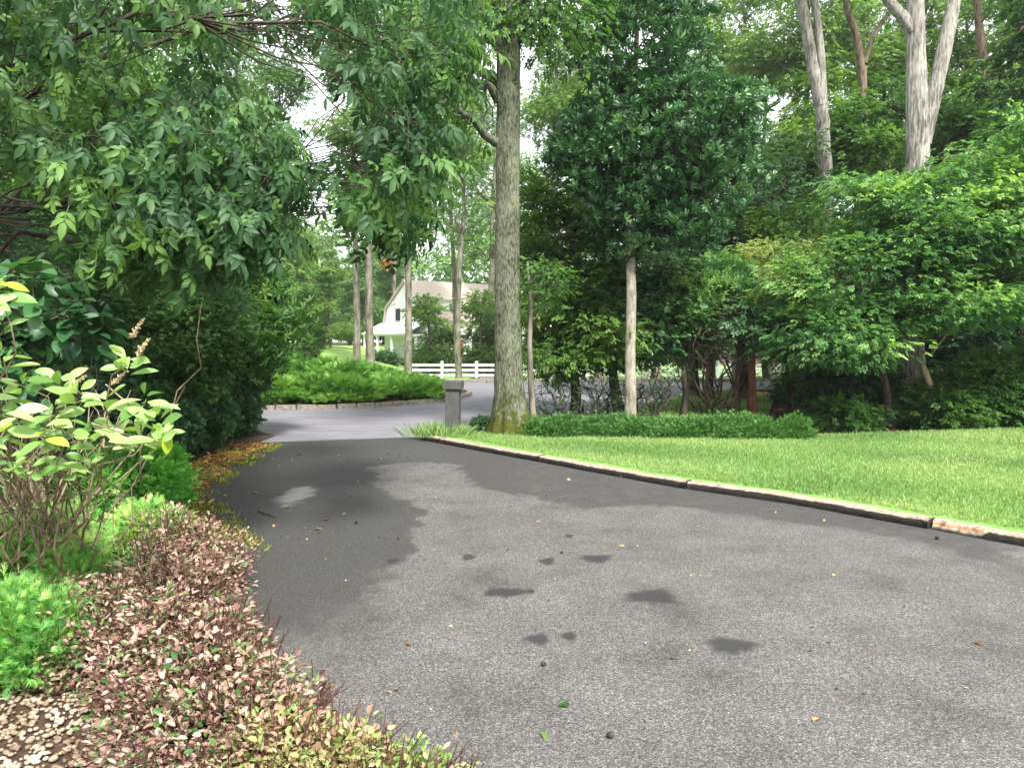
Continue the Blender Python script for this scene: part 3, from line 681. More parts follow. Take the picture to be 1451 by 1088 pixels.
# the big mossy oak
def main_oak():
    Y = 12.45; b = gnd(722, 613, .1); b[2] = .05
    pts = [(727, 613), (724, 590), (722, 540), (720, 480), (719.5, 400), (720, 250), (721, 120), (722, 0), (722, -160), (716, -400)]
    tp = [at(px, py, Y) for px, py in pts]; tp[0][2] = .02
    tr = [.285, .25, .224, .208, .196, .186, .182, .178, .165, .12]
    low = pxs([(575, -30), (700, -30), (690, 40), (660, 110), (600, 190), (560, 210), (555, 120), (600, 60)], 34, 11.4, 13.2, rng)
    low2 = pxs([(742, -30), (830, -30), (815, 50), (770, 62), (745, 50)], 18, 11.9, 13, rng)
    low3 = pxs([(590, 330), (700, 300), (700, 500), (655, 470), (620, 400)], 0, 12, 13, rng) if 0 else np.zeros((0, 3))
    ex = np.concatenate([low, low2])
    t = tree('oak_tree', 'tall straight oak with lichen grey bark and yellow moss at its base', 'tree', b, tp, tr,
             [(0, 12.4, 11.5, 4.6, 4.6, 3.0), (-1.5, 12, 14, 3.6, 3.6, 2.5)], 50, 60, .55, .15, SPRIG, G_MID, B_OAK, nmain=10, seed=11, sides=44, rough=.018, flare=.62, extra=(ex, nrm(ex - np.array([0, 12.4, 8.]))), twf=.03, droop=.45, flat=.7)
    # big low limbs
    g = Geo()
    L1 = [at(*p) for p in [(707, 62, 12.4), (690, 45, 12.3), (672, 28, 12.1), (648, 10, 11.9), (615, -6, 11.7), (570, -30, 11.4)]]
    L2 = [at(*p) for p in [(706, 145, 12.4), (697, 124, 12.35), (684, 117, 12.3), (665, 119, 12.2), (648, 132, 12.1), (625, 148, 12), (600, 160, 11.9)]]
    L3 = [at(*p) for p in [(708, 80, 12.4), (702, 66, 12.35), (695, 60, 12.3), (684, 58, 12.2), (680, 90, 12.15), (678, 118, 12.1)]]
    L4 = [at(*p) for p in [(734, 60, 12.4), (737, 25, 12.4), (739, -10, 12.4), (745, -60, 12.3)]]
    for L, r0 in ((L1, .085), (L2, .07), (L3, .045), (L4, .07)):
        trunk_tube(g, L, np.linspace(r0, r0 * .4, len(L)), rng, 9, 4, .05)
    r_ = np.random.default_rng(21)
    A = np.array([at(*p) for p in [(665, 119, 12.2), (650, 130, 12.1), (640, 138, 12.1), (684, 117, 12.3), (625, 148, 12), (690, 118, 12.3), (672, 118, 12.2), (690, 40, 12.3), (680, 60, 12.1)]])
    Bp = np.array([at(*p) for p in [(640, 215, 12.1), (625, 190, 12), (600, 230, 11.9), (700, 190, 12.3), (590, 190, 11.8), (655, 240, 12.2), (668, 200, 12.2), (676, 150, 12.1), (676, 110, 12)]])
    tubes(g, curve_pts(A, Bp, 7, r_, .12, -.05), np.linspace(.02, .006, 7)[None].repeat(len(A), 0), 5)
    S = Bp * .5 + A * .5; E = Bp + r_.normal(0, .35, A.shape) + np.array([0, 0, -.2])
    tubes(g, curve_pts(S, E, 6, r_, .15, .0), np.linspace(.01, .004, 6)[None].repeat(len(A), 0), 4)
    link_mesh('limb', g, B_OAK, t, smooth=True)
main_oak()

# slender companion stem by the oak
tree('slender_sapling', 'thin grey sapling pressed against the right side of the mossy oak', 'sapling', gnd(757, 612, .1) + np.array([0, .25, -.06]),
     [at(px, py, 12.75) for px, py in [(757, 613), (753, 560), (750, 500), (752, 430), (747, 370)]], [.055, .05, .045, .035, .02],
     [pe(765, 400, 12.9, 30, 40, .5)], 14, 30, .25, .10, SPRIG, G_MID, B_FAR, nmain=4, r0=.02, seed=4, flare=0, twf=.05)

# umbrella-leaved tree right of the oak
def umbrella_tree():
    Y = 13.7; b = at(893, 602, Y); b[2] = -.03
    tp = [at(px, py, Y) for px, py in [(893, 603), (894, 560), (893, 500), (895, 420), (893, 360), (897, 250), (900, 120), (905, -30), (905, -130)]]; tp[0][2] = -.03
    E = [pe(915, 70, Y, 95, 95, 1.25), pe(905, -50, Y, 80, 90, 1.1), pe(965, 190, Y, 118, 88, 1.5), pe(880, 215, Y, 98, 90, 1.4), pe(905, 290, Y, 72, 60, 1.1), pe(1010, 255, Y, 58, 62, .9), pe(822, 205, Y, 40, 52, .7), pe(970, 320, Y, 45, 40, .7), pe(1040, 180, Y, 34, 40, .6), pe(895, 345, Y, 36, 26, .5)]
    tree('umbrella_tree', 'dense dark green tree with whorled drooping leaves on a slim pale trunk', 'tree', b, tp, [.105, .095, .09, .085, .08, .06, .045, .03, .015], E, 1080, 7, .25, .118, WHORL, G_BLUE, B_PALE, nmain=14, r0=.035, lm=B_DARK, seed=23, sides=16, rough=.03, flare=.1, twf=.25, droop=-.75, up=.0, outw=.9, flat=.42, shell=.3, tone_c=.25)
umbrella_tree()

# hedge mounds at the back of the lawn
def mounds():
    spec = [(782, 609, 12.15, 44, 14, .36, 'rounded dark green groundcover mound touching the mossy oak'), (862, 608, 12.2, 52, 15, .42, 'wide low green groundcover mound in front of the slim pale trunk'),
            (950, 610, 12.05, 52, 12, .38, 'low green groundcover mound between the pale trunk and the largest mound'), (1038, 605, 12.0, 66, 18, .44, 'largest spreading green groundcover mound behind the lawn'), (1105, 612, 11.9, 42, 9, .3, 'small green groundcover mound at the right end of the mounds')]
    for px, py, Y, rx, ry, rd, lab in spec:
        c = at(px, py, Y); s = Y / F
        b = np.array([c[0], c[1], .09])
        e = [(c[0], c[1], .1, rx * s, rd, .25 * ry / 14), (c[0] - rx * s * .45, c[1] + .1, .12, rx * s * .5, rd * .8, .2), (c[0] + rx * s * .5, c[1] - .05, .12, rx * s * .42, rd * .8, .27)]
        shrub('groundcover_shrub', lab, 'shrub', b, e, 460, 26, .085, .055, SPRAY, G_MOUND, group='low mounds behind the lawn', nst=8, rst=.008, twf=0, zmin=-.02, flat=.5, droop=-.25, shell=.6, tone0=.42, tone_c=.16)
    c = at(685, 606, 12.6); shrub('dwarf_shrub', 'small round dark shrub between the grey post and the mossy oak', 'shrub', (c[0], c[1], .09), [(c[0], c[1], .2, .19, .16, .13)], 90, 20, .05, .035, [FOLD], G_DARK, nst=5, rst=.006, twf=0, zmin=.01)
mounds()

# juniper island
def island():
    r = np.random.default_rng(31)
    spots = [(-8.0, 19.3, 1.25, .72, 'spreading bright juniper at the left end of the island front'), (-6.2, 18.9, 1.2, .7, 'spreading juniper in the middle of the island front'), (-4.4, 18.9, 1.1, .6, 'low juniper at the island front behind the grey post'), (-2.75, 19.9, .85, .42, 'small juniper at the right tip of the island by the road'),
             (-8.8, 21.6, 1.4, .9, 'taller juniper at the far left of the island beside the dark hedge'), (-6.8, 21.2, 1.5, 1.05, 'tall bright juniper left of the middle of the island'), (-4.9, 20.9, 1.4, .92, 'tall bright juniper on the crown of the island'), (-3.1, 21.9, 1.0, .45, 'rounded juniper at the back right of the island'), (-6.6, 23.6, 1.5, .95, 'juniper at the back of the island below the bright lawn'), (-4.5, 23.6, 1.3, .7, 'juniper at the back of the island below the white house')]
    for x, y, rad, h, lab in spots:
        e = [(x, y, .22, rad, rad, h - .15), (x + .35 * rad, y - .3 * rad, .2, rad * .75, rad * .75, h * .72), (x - .45 * rad, y + .1, .2, rad * .7, rad * .7, h * .75)]
        shrub('juniper', lab, 'juniper', (x, y, .08), e, 170, 40, .2, .17, SPRAY, G_JUN, group='junipers on the road island', nst=10, rst=.02, twf=0, zmin=.12, flat=.28, droop=-.22, shell=.45, outw=1.1, tone_c=.2, tone0=.55)
island()

# ================================================================== LEFT SIDE
def hickory():
    r = np.random.default_rng(41)
    poly = [(-80, -60), (650, -60), (655, 40), (640, 120), (605, 190), (618, 225), (590, 290), (560, 332), (530, 335), (505, 260), (470, 190), (430, 215), (400, 250), (372, 290), (385, 335), (360, 372), (300, 350), (250, 375), (190, 385), (160, 320), (110, 270), (60, 215), (-80, 200)]
    C = pxs(poly, 265, 4.8, 8.2, r, hole=[(232, 70, 34, 46), (400, 95, 66, 62), (465, 200, 56, 66), (580, 60, 20, 22), (395, 175, 24, 30), (345, 330, 12, 25), (70, 110, 50, 60), (300, 200, 20, 24), (520, 70, 26, 24)])
    lobe = pxs([(500, 180), (620, 180), (610, 240), (590, 290), (560, 335), (530, 335), (505, 260)], 40, 6.2, 7.2, r)
    lob2 = pxs([(130, 130), (260, 130), (400, 220), (390, 330), (330, 360), (180, 390), (150, 300)], 80, 4.8, 6.4, r)
    C = np.concatenate([C, lobe, lob2])
    Od = nrm(C - np.array([-4.6, 5.8, 4.2])) * np.array([1, 1, .3]) + np.array([.25, -.2, -.25]); Od = nrm(Od)
    b = np.array([-5.2, 6.0, 0.]); tp = [(-5.2, 6, -.03), (-5.15, 6, 1.2), (-5.05, 5.95, 2.6), (-4.9, 5.9, 4.2), (-4.7, 5.8, 6.), (-4.6, 5.8, 8)]
    E = [(-4.8, 6.2, 7.6, 3.2, 3.2, 2.0), (-5.6, 5.5, 5.6, 1.6, 1.6, 1.5)]
    t = tree('hickory_tree', 'large tree with long drooping compound leaves overhanging the drive', 'tree', b, tp, [.2, .16, .145, .13, .1, .04], E, 60, 22, .17, .165, PINN, G_HICK, B_DARK, nmain=16, r0=.03, seed=43, sides=16, twf=.2, droop=.75, up=.7, outw=.8, flat=.8, extra=(C, Od), tone_c=.24, zfrac=.25)
hickory()

LS = 'evergreen shrubs along the left of the drive'
# dense dark screen shrubs
shrub('holly_shrub', 'tall dense dark shrub with tiny leaves behind the bright large leaved shrub', 'shrub', (-5.7, 8.2, 0), [(-5.7, 8.2, 1.5, 1.3, 1.3, 1.5), (-5.0, 8.0, 1.3, .9, .9, 1.1), (-6.3, 8.8, 2.2, 1.3, 1.3, 1.3)], 420, 60, .22, .062, SPRIG, G_DARK, group=LS, nst=9, flat=.5, shell=.5)
shrub('holly_shrub', 'dense dark green shrub directly under the drooping compound leaves', 'shrub', (-4.8, 10.0, 0), [(-4.7, 10, 1.5, 1.0, 1.1, 1.2), (-4.1, 10.1, 1.9, .75, .8, .7), (-5.3, 10.6, 2.3, 1.0, 1.0, .9)], 360, 56, .2, .07, SPRIG, G_MID, group=LS, nst=9, flat=.45, shell=.5, tone0=.3)
shrub('rhododendron', 'tall rhododendron leaning out over the road at the left', 'rhododendron', (-4.75, 12.5, 0), [(-4.3, 12.3, 2.0, .95, 1.1, .72), (-3.75, 12.1, 2.05, .5, .7, .5), (-4.9, 12.6, 1.5, 1.0, 1.2, 1.1), (-4.7, 12.2, 2.5, .8, .8, .45), (-4.05, 12.0, 1.55, .6, .6, .5)], 330, 7, .2, .125, RHODO, G_MID, B_DARK, group=LS, nst=12, rst=.03, flat=.6, droop=-.8, up=.0, outw=1.0, shell=.5, zmin=.5, twf=.3, tone0=.45)
shrub('yew_shrub', 'low rounded dark yew bush by the leaf litter at the drive edge', 'shrub', (-4.65, 9.55, 0), [(-4.6, 9.55, .5, .62, .75, .6), (-4.95, 9.0, .55, .6, .6, .65)], 260, 30, .11, .06, WHORL, G_BLUE, group=LS, nst=8, rst=.014, twf=.0, droop=-.8, up=0, outw=1, shell=.6)
shrub('yew_shrub', 'low dark yew bush between two others, tallest of the three', 'shrub', (-4.75, 10.9, 0), [(-4.6, 10.9, .62, .62, .75, .75), (-5.0, 10.4, .6, .5, .6, .6)], 240, 30, .11, .06, WHORL, G_BLUE, group=LS, nst=8, rst=.014, twf=.0, droop=-.8, up=0, outw=1, shell=.6)
shrub('yew_shrub', 'small dark yew bush nearest the pale road, under the rhododendron', 'shrub', (-4.65, 12.35, 0), [(-4.6, 12.4, .5, .42, .6, .62)], 170, 30, .11, .055, WHORL, G_DARK, group=LS, nst=8, rst=.014, twf=.0, droop=-.8, up=0, outw=1, shell=.6)
shrub('holly_shrub', 'tall dark shrub filling the gap behind the rhododendron', 'shrub', (-6.6, 11.6, 0), [(-6.5, 11.6, 2.0, 1.5, 1.4, 1.9), (-6.0, 12.6, 2.4, 1.3, 1.2, 1.2)], 300, 50, .28, .09, SPRIG, G_DARK, group=LS, nst=9, flat=.5, shell=.5)
shrub('holly_shrub', 'tall dark shrub at the left edge behind the broad grey green leaves', 'shrub', (-5.4, 6.3, 0), [(-5.3, 6.4, 1.2, .9, .8, 1.2), (-5.9, 7.0, 2.0, .9, .9, 1.0), (-4.5, 6.9, .8, .6, .6, .8)], 300, 50, .2, .065, SPRIG, G_DARK, group=LS, nst=9, flat=.5, shell=.5)
shrub('hydrangea', 'dark bush of broad rounded leaves behind the bright large leaved shrub', 'shrub', (-3.6, 5.5, 0), [pe(55, 430, 5.4, 75, 60, .5), pe(20, 520, 5.3, 60, 70, .4), pe(105, 465, 5.4, 45, 40, .35)], 120, 6, .13, .12, [tm_smooth(.74, .2, .1, .85, 8)], G_BLUE, B_TAN, group=LS, nst=14, rst=.01, twf=.5, droop=.25, outw=.9, shell=.5)
# boxwood
def box_(lab, ells, base, n, L=.026): shrub('boxwood', lab, 'boxwood', base, ells, int(n * 1.3), 28, .06, L * 2.2, SPRIG, G_BOX, group='clipped boxwoods', nst=10, rst=.008, twf=0, shell=.62, flat=.8, droop=-.35, up=.5, outw=.8, tone_c=.15)
b1 = gnd(185, 735); box_('bright green boxwood bush beside the moss on the drive', [(b1[0] - .05, b1[1] + .15, .3, .44, .42, .36), (b1[0] - .35, b1[1] + .3, .26, .35, .35, .34), (b1[0] + .22, b1[1] + .1, .24, .24, .28, .24)], (b1[0], b1[1] + .15, 0), 330)
b2 = gnd(95, 775); box_('smaller boxwood bush at the foot of the tan bare stems', [(b2[0] + .05, b2[1] + .1, .3, .26, .25, .3), (b2[0] - .3, b2[1] + .2, .28, .3, .25, .28)], (b2[0], b2[1] + .1, 0), 200)
# feathery false cypress
def cyp(lab, ells, base, n, mat=G_JUN2, tone0=.5): shrub('false_cypress', lab, 'shrub', base, ells, n * 2, 26, .07, .055, SPRAY, mat, group='feathery false cypresses', nst=8, rst=.01, twf=0, shell=.6, flat=.8, droop=-.35, up=.5, outw=.8, tone0=tone0, tone_c=.18)
cyp('large feathery light green cypress mound at the left edge below the tan stems', [pe(55, 795, 4.35, 62, 62, .34), pe(105, 815, 4.2, 42, 44, .28), pe(5, 790, 4.4, 50, 55, .3)], (-2.7, 4.35, 0), 340, tone0=.55)
cyp('feathery bright green cypress mound at the left edge just above the pebbles', [pe(20, 905, 3.6, 72, 66, .3), pe(68, 915, 3.55, 40, 45, .25), pe(-40, 920, 3.5, 60, 60, .3)], (-2.4, 3.55, 0), 300, tone0=.48)
cyp('yellow green feathery cypress between the boxwood and the bronze shrubs', [pe(205, 770, 5.05, 46, 46, .3), pe(165, 800, 4.8, 32, 36, .25)], (-2.45, 5.0, 0), 200, tone0=.72)

def clethra():
    r = np.random.default_rng(51); base = np.array([-2.75, 4.3, 0])
    t = thing('summersweet_shrub', 'bright large leaved shrub with dry flower spikes and tan bare stems', 'shrub', base)
    tips = [(180, 505, 3.4, 8), (205, 560, 3.35, 8), (150, 560, 3.5, 6), (110, 555, 3.5, 8), (85, 530, 3.6, 7), (60, 600, 3.4, 7), (30, 540, 3.5, 7), (5, 500, 3.6, 6), (-15, 600, 3.3, 7), (15, 640, 3.3, 6), (130, 605, 3.4, 7), (225, 590, 3.3, 5), (195, 620, 3.3, 6), (225, 612, 3.2, 4), (125, 650, 3.5, 5), (40, 660, 3.4, 6), (90, 620, 3.6, 6), (0, 560, 3.5, 6), (-20, 420, 3.2, 7), (-5, 395, 3.3, 6), (5, 455, 3.3, 5), (75, 575, 3.5, 6), (165, 600, 3.6, 5), (100, 655, 3.6, 4), (20, 590, 3.6, 6), (-40, 520, 3.5, 7), (-50, 640, 3.5, 7), (50, 630, 3.6, 4)]
    g = Geo(); sg = Geo(); lf = tm_smooth(.46, .2, .08, 1.15, 8); lf2 = tm_smooth(.4, -.06, .1, 1.2, 8)
    for px, py, Y, n in tips:
        n += 2; p = at(px, py, Y); s0 = base + r.normal(0, .17, 3) * [1, 1, 0]
        m = curve_pts(s0, p - np.array([0, 0, .04]), 9, r, .09, .14)[0]; tubes(sg, m, np.linspace(.0075, .0025, 9), 6)
        a0 = r.uniform(0, 6.28); k = np.arange(n); a = a0 + k * 2.4
        D = np.stack([np.cos(a), np.sin(a), r.uniform(-.25, .75, n)], 1); P = p + D * .012 + np.array([0, 0, 1.])[None] * (-.09 * k / n)[:, None]
        Nn = np.array([0, 0, 1.]) + r.normal(0, .35, (n, 3)) + np.array([0, -.75, 0]); Ls = r.uniform(.07, .15, n)
        scatter(g, P, D, Nn, Ls, lf if r.random() < .6 else lf2, np.clip(r.normal(.55, .22, n), 0, 1))
    # bare tan stems fanning from the base
    n = 90; A = base + r.normal(0, .16, (n, 3)) * [1, 1, 0]; Bt = np.stack([r.uniform(-3.4, -1.9, n), r.uniform(3.6, 4.6, n), r.uniform(.6, 1.35, n)], 1)
    P = curve_pts(A, Bt, 8, r, .12, .1); tubes(sg, P, np.linspace(.008, .002, 8)[None] * r.uniform(.5, 1.3, (n, 1)), 5)
    S = P[r.integers(0, n, 60), r.integers(3, 7, 60)]; tubes(sg, curve_pts(S, S + r.normal(0, .16, (60, 3)) + [0, 0, .1], 5, r, .2, 0), np.linspace(.004, .0015, 5)[None].repeat(60, 0), 4)
    # one long shoot to the right and the hanging twig
    for L in ([(150, 545, 3.45), (185, 575, 3.35), (205, 585, 3.3), (225, 575, 3.3), (252, 575, 3.3)], [(130, 600, 3.4), (170, 612, 3.35), (210, 628, 3.25), (240, 615, 3.2)], [(200, 600, 3.3), (199, 640, 3.3), (199, 690, 3.5)]):
        tubes(sg, np.array([at(*q) for q in L]), np.linspace(.004, .002, len(L)), 5)
    p = np.array([at(240, 612, 3.2), at(238, 612, 3.2), at(222, 576, 3.3)]); scatter(g, p, np.array([[-.1, -.2, -1.], [-.5, 0, -.9], [1, 0, .05]]), np.array([[.3, -1, .2], [.6, -1, 0], [0, -.3, 1]]), np.array([.095, .08, .1]), lf, np.array([1., .97, .8]))
    link_mesh('stems', sg, B_TAN, t, smooth=True); link_mesh('foliage', g, G_CLE, t)
    for (x0, y0), (x1, y1), Y in (((185, 478), (203, 452), 3.35), ((194, 502), (211, 480), 3.33), ((100, 545), (122, 532), 3.45), ((158, 545), (180, 525), 3.38)):
        a = at(x0, y0, Y); e = at(x1, y1, Y); f = Geo(); tubes(f, np.array([a, (a + e) / 2, e]), np.array([.0035, .003, .001]), 5)
        k = 110; u = r.random(k); P = a + (e - a) * u[:, None]; D = nrm(r.normal(0, 1, (k, 3)) + nrm(e - a) * .7)
        scatter(f, P, D, rdir(k, r), r.uniform(.012, .024, k) * (1.1 - .6 * u), tm_strand(.35), np.clip(r.normal(.55, .25, k), 0, 1)); link_mesh('flower_spike', f, FLOWER, t)
clethra()

def azaleas():
    sp = [((-2.62, 5.5), .36, .32, 'pale pinkish bronze shrub next to the yellow green cypress', G_AZG, .2), ((-2.12, 4.8), .44, .40, 'bronze leaved shrub, farthest of the dense bronze ones, beside the worn drive', G_AZA, .45),
          ((-1.87, 4.05), .44, .40, 'dense pinkish bronze shrub at the widest bulge of the row', G_AZA, .45), ((-2.1, 3.7), .34, .34, 'bronze shrub behind the row, between feathery cypress and pebbles', G_AZA, .58),
          ((-1.47, 3.32), .42, .38, 'bronze shrub with a dark green sprig above the drive edge', G_AZA, .5), ((-1.12, 2.87), .40, .33, 'pinkish bronze shrub nearest the pebbles, twigs poking up', G_AZA, .5),
          ((-.74, 2.56), .34, .2, 'low shrub turning green at the bottom of the drive edge', G_AZG, .38), ((-.42, 2.44), .28, .12, 'lowest green and pink shrub at the end of the row', G_AZG, .65)]
    for (x, y), rad, h, lab, mat, t0 in sp:
        r = np.random.default_rng(int(5000 + x * 977 + y * 131))
        b = (x, y, 0); t = thing('azalea', lab, 'azalea', b, 'bronze azaleas along the drive')
        C, Od = ell_pts([(x, y, h * .4, rad, rad, h * .66), (x + .1, y - .1, h * .35, rad * .8, rad * .8, h * .5), (x - .12, y + .1, h * .7, rad * .45, rad * .4, h * .6), (x + .16, y + .05, h * .65, rad * .38, rad * .4, h * .5)], 400, r, .5, .03)
        g, P = foliage(C, Od, r, 16, .055, .029, [OBOV, FOLD, LEAFN], .8, -.15, .6, .6, tone_c=.17, tone_l=.22, tone0=t0 + (.06 if mat is G_AZA else 0))
        link_mesh('foliage', g, mat, t)
        sg = Geo(); n = 60; A = np.array(b) + r.normal(0, .1, (n, 3)) * [1, 1, 0]; T = C[r.choice(len(C), n)]
        Q = curve_pts(A, T, 6, r, .12, .12); tubes(sg, Q, np.linspace(.006, .0025, 6)[None].repeat(n, 0), 5)
        k = 420; S = T[r.integers(0, n, k)] + r.normal(0, .06, (k, 3)) * [1, 1, .4]; D = nrm(nrm(S - np.array([x, y, -.1])) + r.normal(0, .45, (k, 3)) + [0, 0, .45]); Ln = r.uniform(.04, .13, k)[:, None]
        tubes(sg, np.stack([S - D * .03, S + D * Ln * .5, S + D * Ln], 1), np.array([.0028, .0022, .0014])[None].repeat(k, 0), 4); link_mesh('stems', sg, B_TWIG, t)
azaleas()

def pebbles():
    r = np.random.default_rng(61); n = 3400; u = np.linspace(0, math.pi, 6); v = np.linspace(0, 2 * math.pi, 8, endpoint=False)
    tpl = np.array([(math.sin(a) * math.cos(b), math.sin(a) * math.sin(b), math.cos(a)) for a in u for b in v])
    q = np.array([(i * 8 + j, (i + 1) * 8 + j, (i + 1) * 8 + (j + 1) % 8, i * 8 + (j + 1) % 8) for i in range(5) for j in range(8)])
    xy = np.stack([r.uniform(-2.6, -.9, n), r.uniform(2.45, 3.75, n)], 1); s = r.uniform(.006, .0155, (n, 1)) * np.stack([r.uniform(.8, 1.35, n), r.uniform(.7, 1, n), r.uniform(.5, .75, n)], 1)
    edge = np.interp(xy[:, 1], [p[1] for p in LEFT[::-1]], [p[0] for p in LEFT[::-1]]); xy[:, 0] = np.minimum(xy[:, 0], edge - .3 - .3 * r.random(n))
    a = r.uniform(0, 6.28, n); V = tpl[None] * s[:, None]; V = V * (1 + .1 * r.normal(0, 1, (n, 48, 1)))
    X = V[:, :, 0] * np.cos(a)[:, None] - V[:, :, 1] * np.sin(a)[:, None]; Yy = V[:, :, 0] * np.sin(a)[:, None] + V[:, :, 1] * np.cos(a)[:, None]
    W = np.stack([X + xy[:, :1], Yy + xy[:, 1:], V[:, :, 2] + .012 + s[:, 2:3] * .6 + r.uniform(0, .012, (n, 1))], -1)
    g = Geo().add(W.reshape(-1, 3), [(np.arange(n)[:, None, None] * 48 + q[None]).reshape(-1, 4)]); o = link_mesh('pebbles', g, STONEW, smooth=True); tag(o, 'cream and tan pebbles mulching the bed in the corner', 'pebbles', kind='stuff')
pebbles()

def ground_cover():
    r = np.random.default_rng(71)
    # moss along the drive edge
    left = np.array(LEFT); n = 15000
    s = np.concatenate([[0], np.cumsum(np.hypot(*np.diff(left, axis=0).T))])
    def along(n, y0, y1, w0, w1):
        t = r.random(n * 6) * s[-1]; P = np.stack([np.interp(t, s, left[:, k]) for k in (0, 1)], 1); P = P[(P[:, 1] > y0) & (P[:, 1] < y1)][:n]
        return P + np.stack([w0 + (w1 - w0) * r.random(len(P)) ** 1.4, r.normal(0, .06, len(P))], 1)
    P = along(n, 5.7, 11.6, -.35, .45)
    cl = np.sin(P[:, 1] * 5.3 + 1.7 * np.sin(P[:, 0] * 6)) + np.sin(P[:, 1] * 11.7 + P[:, 0] * 9) * .7 + r.normal(0, .35, len(P)); P = P[cl > -.1]
    P3 = np.concatenate([P, np.full((len(P), 1), .004)], 1); k = len(P3)
    g = Geo(); scatter(g, P3, r.normal(0, .9, (k, 3)) + [0, 0, .55], r.normal(0, 1, (k, 3)), r.uniform(.015, .05, k), tm_strand(.3), np.clip(r.normal(.5, .22, k), 0, 1))
    o = link_mesh('moss', g, G_MOSS); tag(o, 'yellow green moss creeping over the left edge of the drive', 'moss', kind='stuff')
    P = np.concatenate([along(900, 6.6, 11.6, -.35, .3), along(420, 9.2, 11.9, -.3, .22), along(26, 6, 12, 0, 1.3)]); k = len(P)
    P3 = np.concatenate([P, np.full((k, 1), .014)], 1); g = Geo(); D = r.normal(0, 1, (k, 3)) * [1, 1, .12]; scatter(g, P3, D, np.array([0, 0, 1.]) + r.normal(0, .25, (k, 3)), r.uniform(.04, .10, k), LEAF, np.clip(r.normal(.55, .22, k), 0, 1))
    o = link_mesh('leaf_litter', g, G_LITTER); tag(o, 'drift of orange brown dead leaves under the hedge at the drive edge', 'leaf litter', kind='stuff')
    # grit and crumbs on the asphalt
    k = 1500; P = np.stack([r.uniform(-3.6, 3.5, k), 2.6 + 9 * r.random(k) ** 1.2], 1); P = P[inpoly(P[:, 0], P[:, 1], DRIVE) & (r.random(k) < np.where(P[:, 0] < -.8, .8, .22))]; k = len(P); P3 = np.concatenate([P, np.full((k, 1), .008)], 1)
    g = Geo(); scatter(g, P3, r.normal(0, 1, (k, 3)) * [1, 1, .3], np.array([0, 0, 1.]) + r.normal(0, .6, (k, 3)), r.uniform(.006, .024, k), tm_fold(.8), np.clip(r.choice([.04, .08, .97], k, p=[.55, .3, .15]) + r.normal(0, .03, k), 0, 1))
    o = link_mesh('debris', g, G_LITTER); tag(o, 'dark grit and pale crumbs scattered over the drive', 'debris', kind='stuff')
    # woodland litter on the forest floor
    k = 9000; P = np.stack([r.uniform(1, 22, k), r.uniform(12.6, 24, k), np.full(k, -.02)], 1); P = P[~inpoly(P[:, 0], P[:, 1], LAWN) & ~inpoly(P[:, 0], P[:, 1], ROAD) & ~inpoly(P[:, 0], P[:, 1], LAWN2)]; k = len(P)
    g = Geo(); scatter(g, P, r.normal(0, 1, (k, 3)) * [1, 1, .15], np.array([0, 0, 1.]) + r.normal(0, .3, (k, 3)), r.uniform(.06, .13, k), FOLD, np.clip(r.normal(.25, .2, k), 0, 1))
    o = link_mesh('leaf_litter', g, G_LITTER); tag(o, 'brown leaf litter on the shaded woodland floor behind the lawn', 'leaf litter', kind='stuff')
    # lawn grass
    def grass(name, poly, z, n, L0, L1, w, lab, near=None):
        P = poly_pts(poly, n, r)
        if near: P = P[r.random(len(P)) < np.clip(near / np.hypot(P[:, 0], P[:, 1]), 0, 1)]
        k = len(P); f = .5 + .13 * (np.sin(P[:, 0] * 1.9 + np.sin(P[:, 1] * 1.3) * 2) + np.sin(P[:, 1] * 2.7 + P[:, 0] * .8)); dry = (np.sin(P[:, 0] * 1.15 + 2 + np.sin(P[:, 1] * 1.7)) * np.sin(P[:, 1] * 1.4 + 1) > .62) & (r.random(k) < .28)
        tone = np.clip(f + r.normal(0, .16, k), 0, .86); tone[dry] = r.uniform(.85, 1, dry.sum())
        P3 = np.concatenate([P, np.full((k, 1), z)], 1); D = np.stack([r.normal(0, .55, k), r.normal(0, .55, k), np.ones(k)], 1)
        g = Geo(); scatter(g, P3, D, r.normal(0, 1, (k, 3)) * [1, 1, .2], r.uniform(L0, L1, k), tm_diamond(w), tone); o = link_mesh(name, g, G_GRASS); tag(o, lab, 'grass', kind='stuff')
    ins = [tuple(np.array(p) + ([.1, .1] if i < len(KERB) else [0, 0])) for i, p in enumerate(LAWN)]
    vis = [p for p in ins]
    grass('grass', vis, .07, 330000, .03, .062, .12, 'short bright mown grass of the lawn beside the drive', near=9.5)
    grass('grass', LAWN2, .018, 26000, .05, .1, .2, 'sunny patch of mown grass between the trees and the road')
ground_cover()

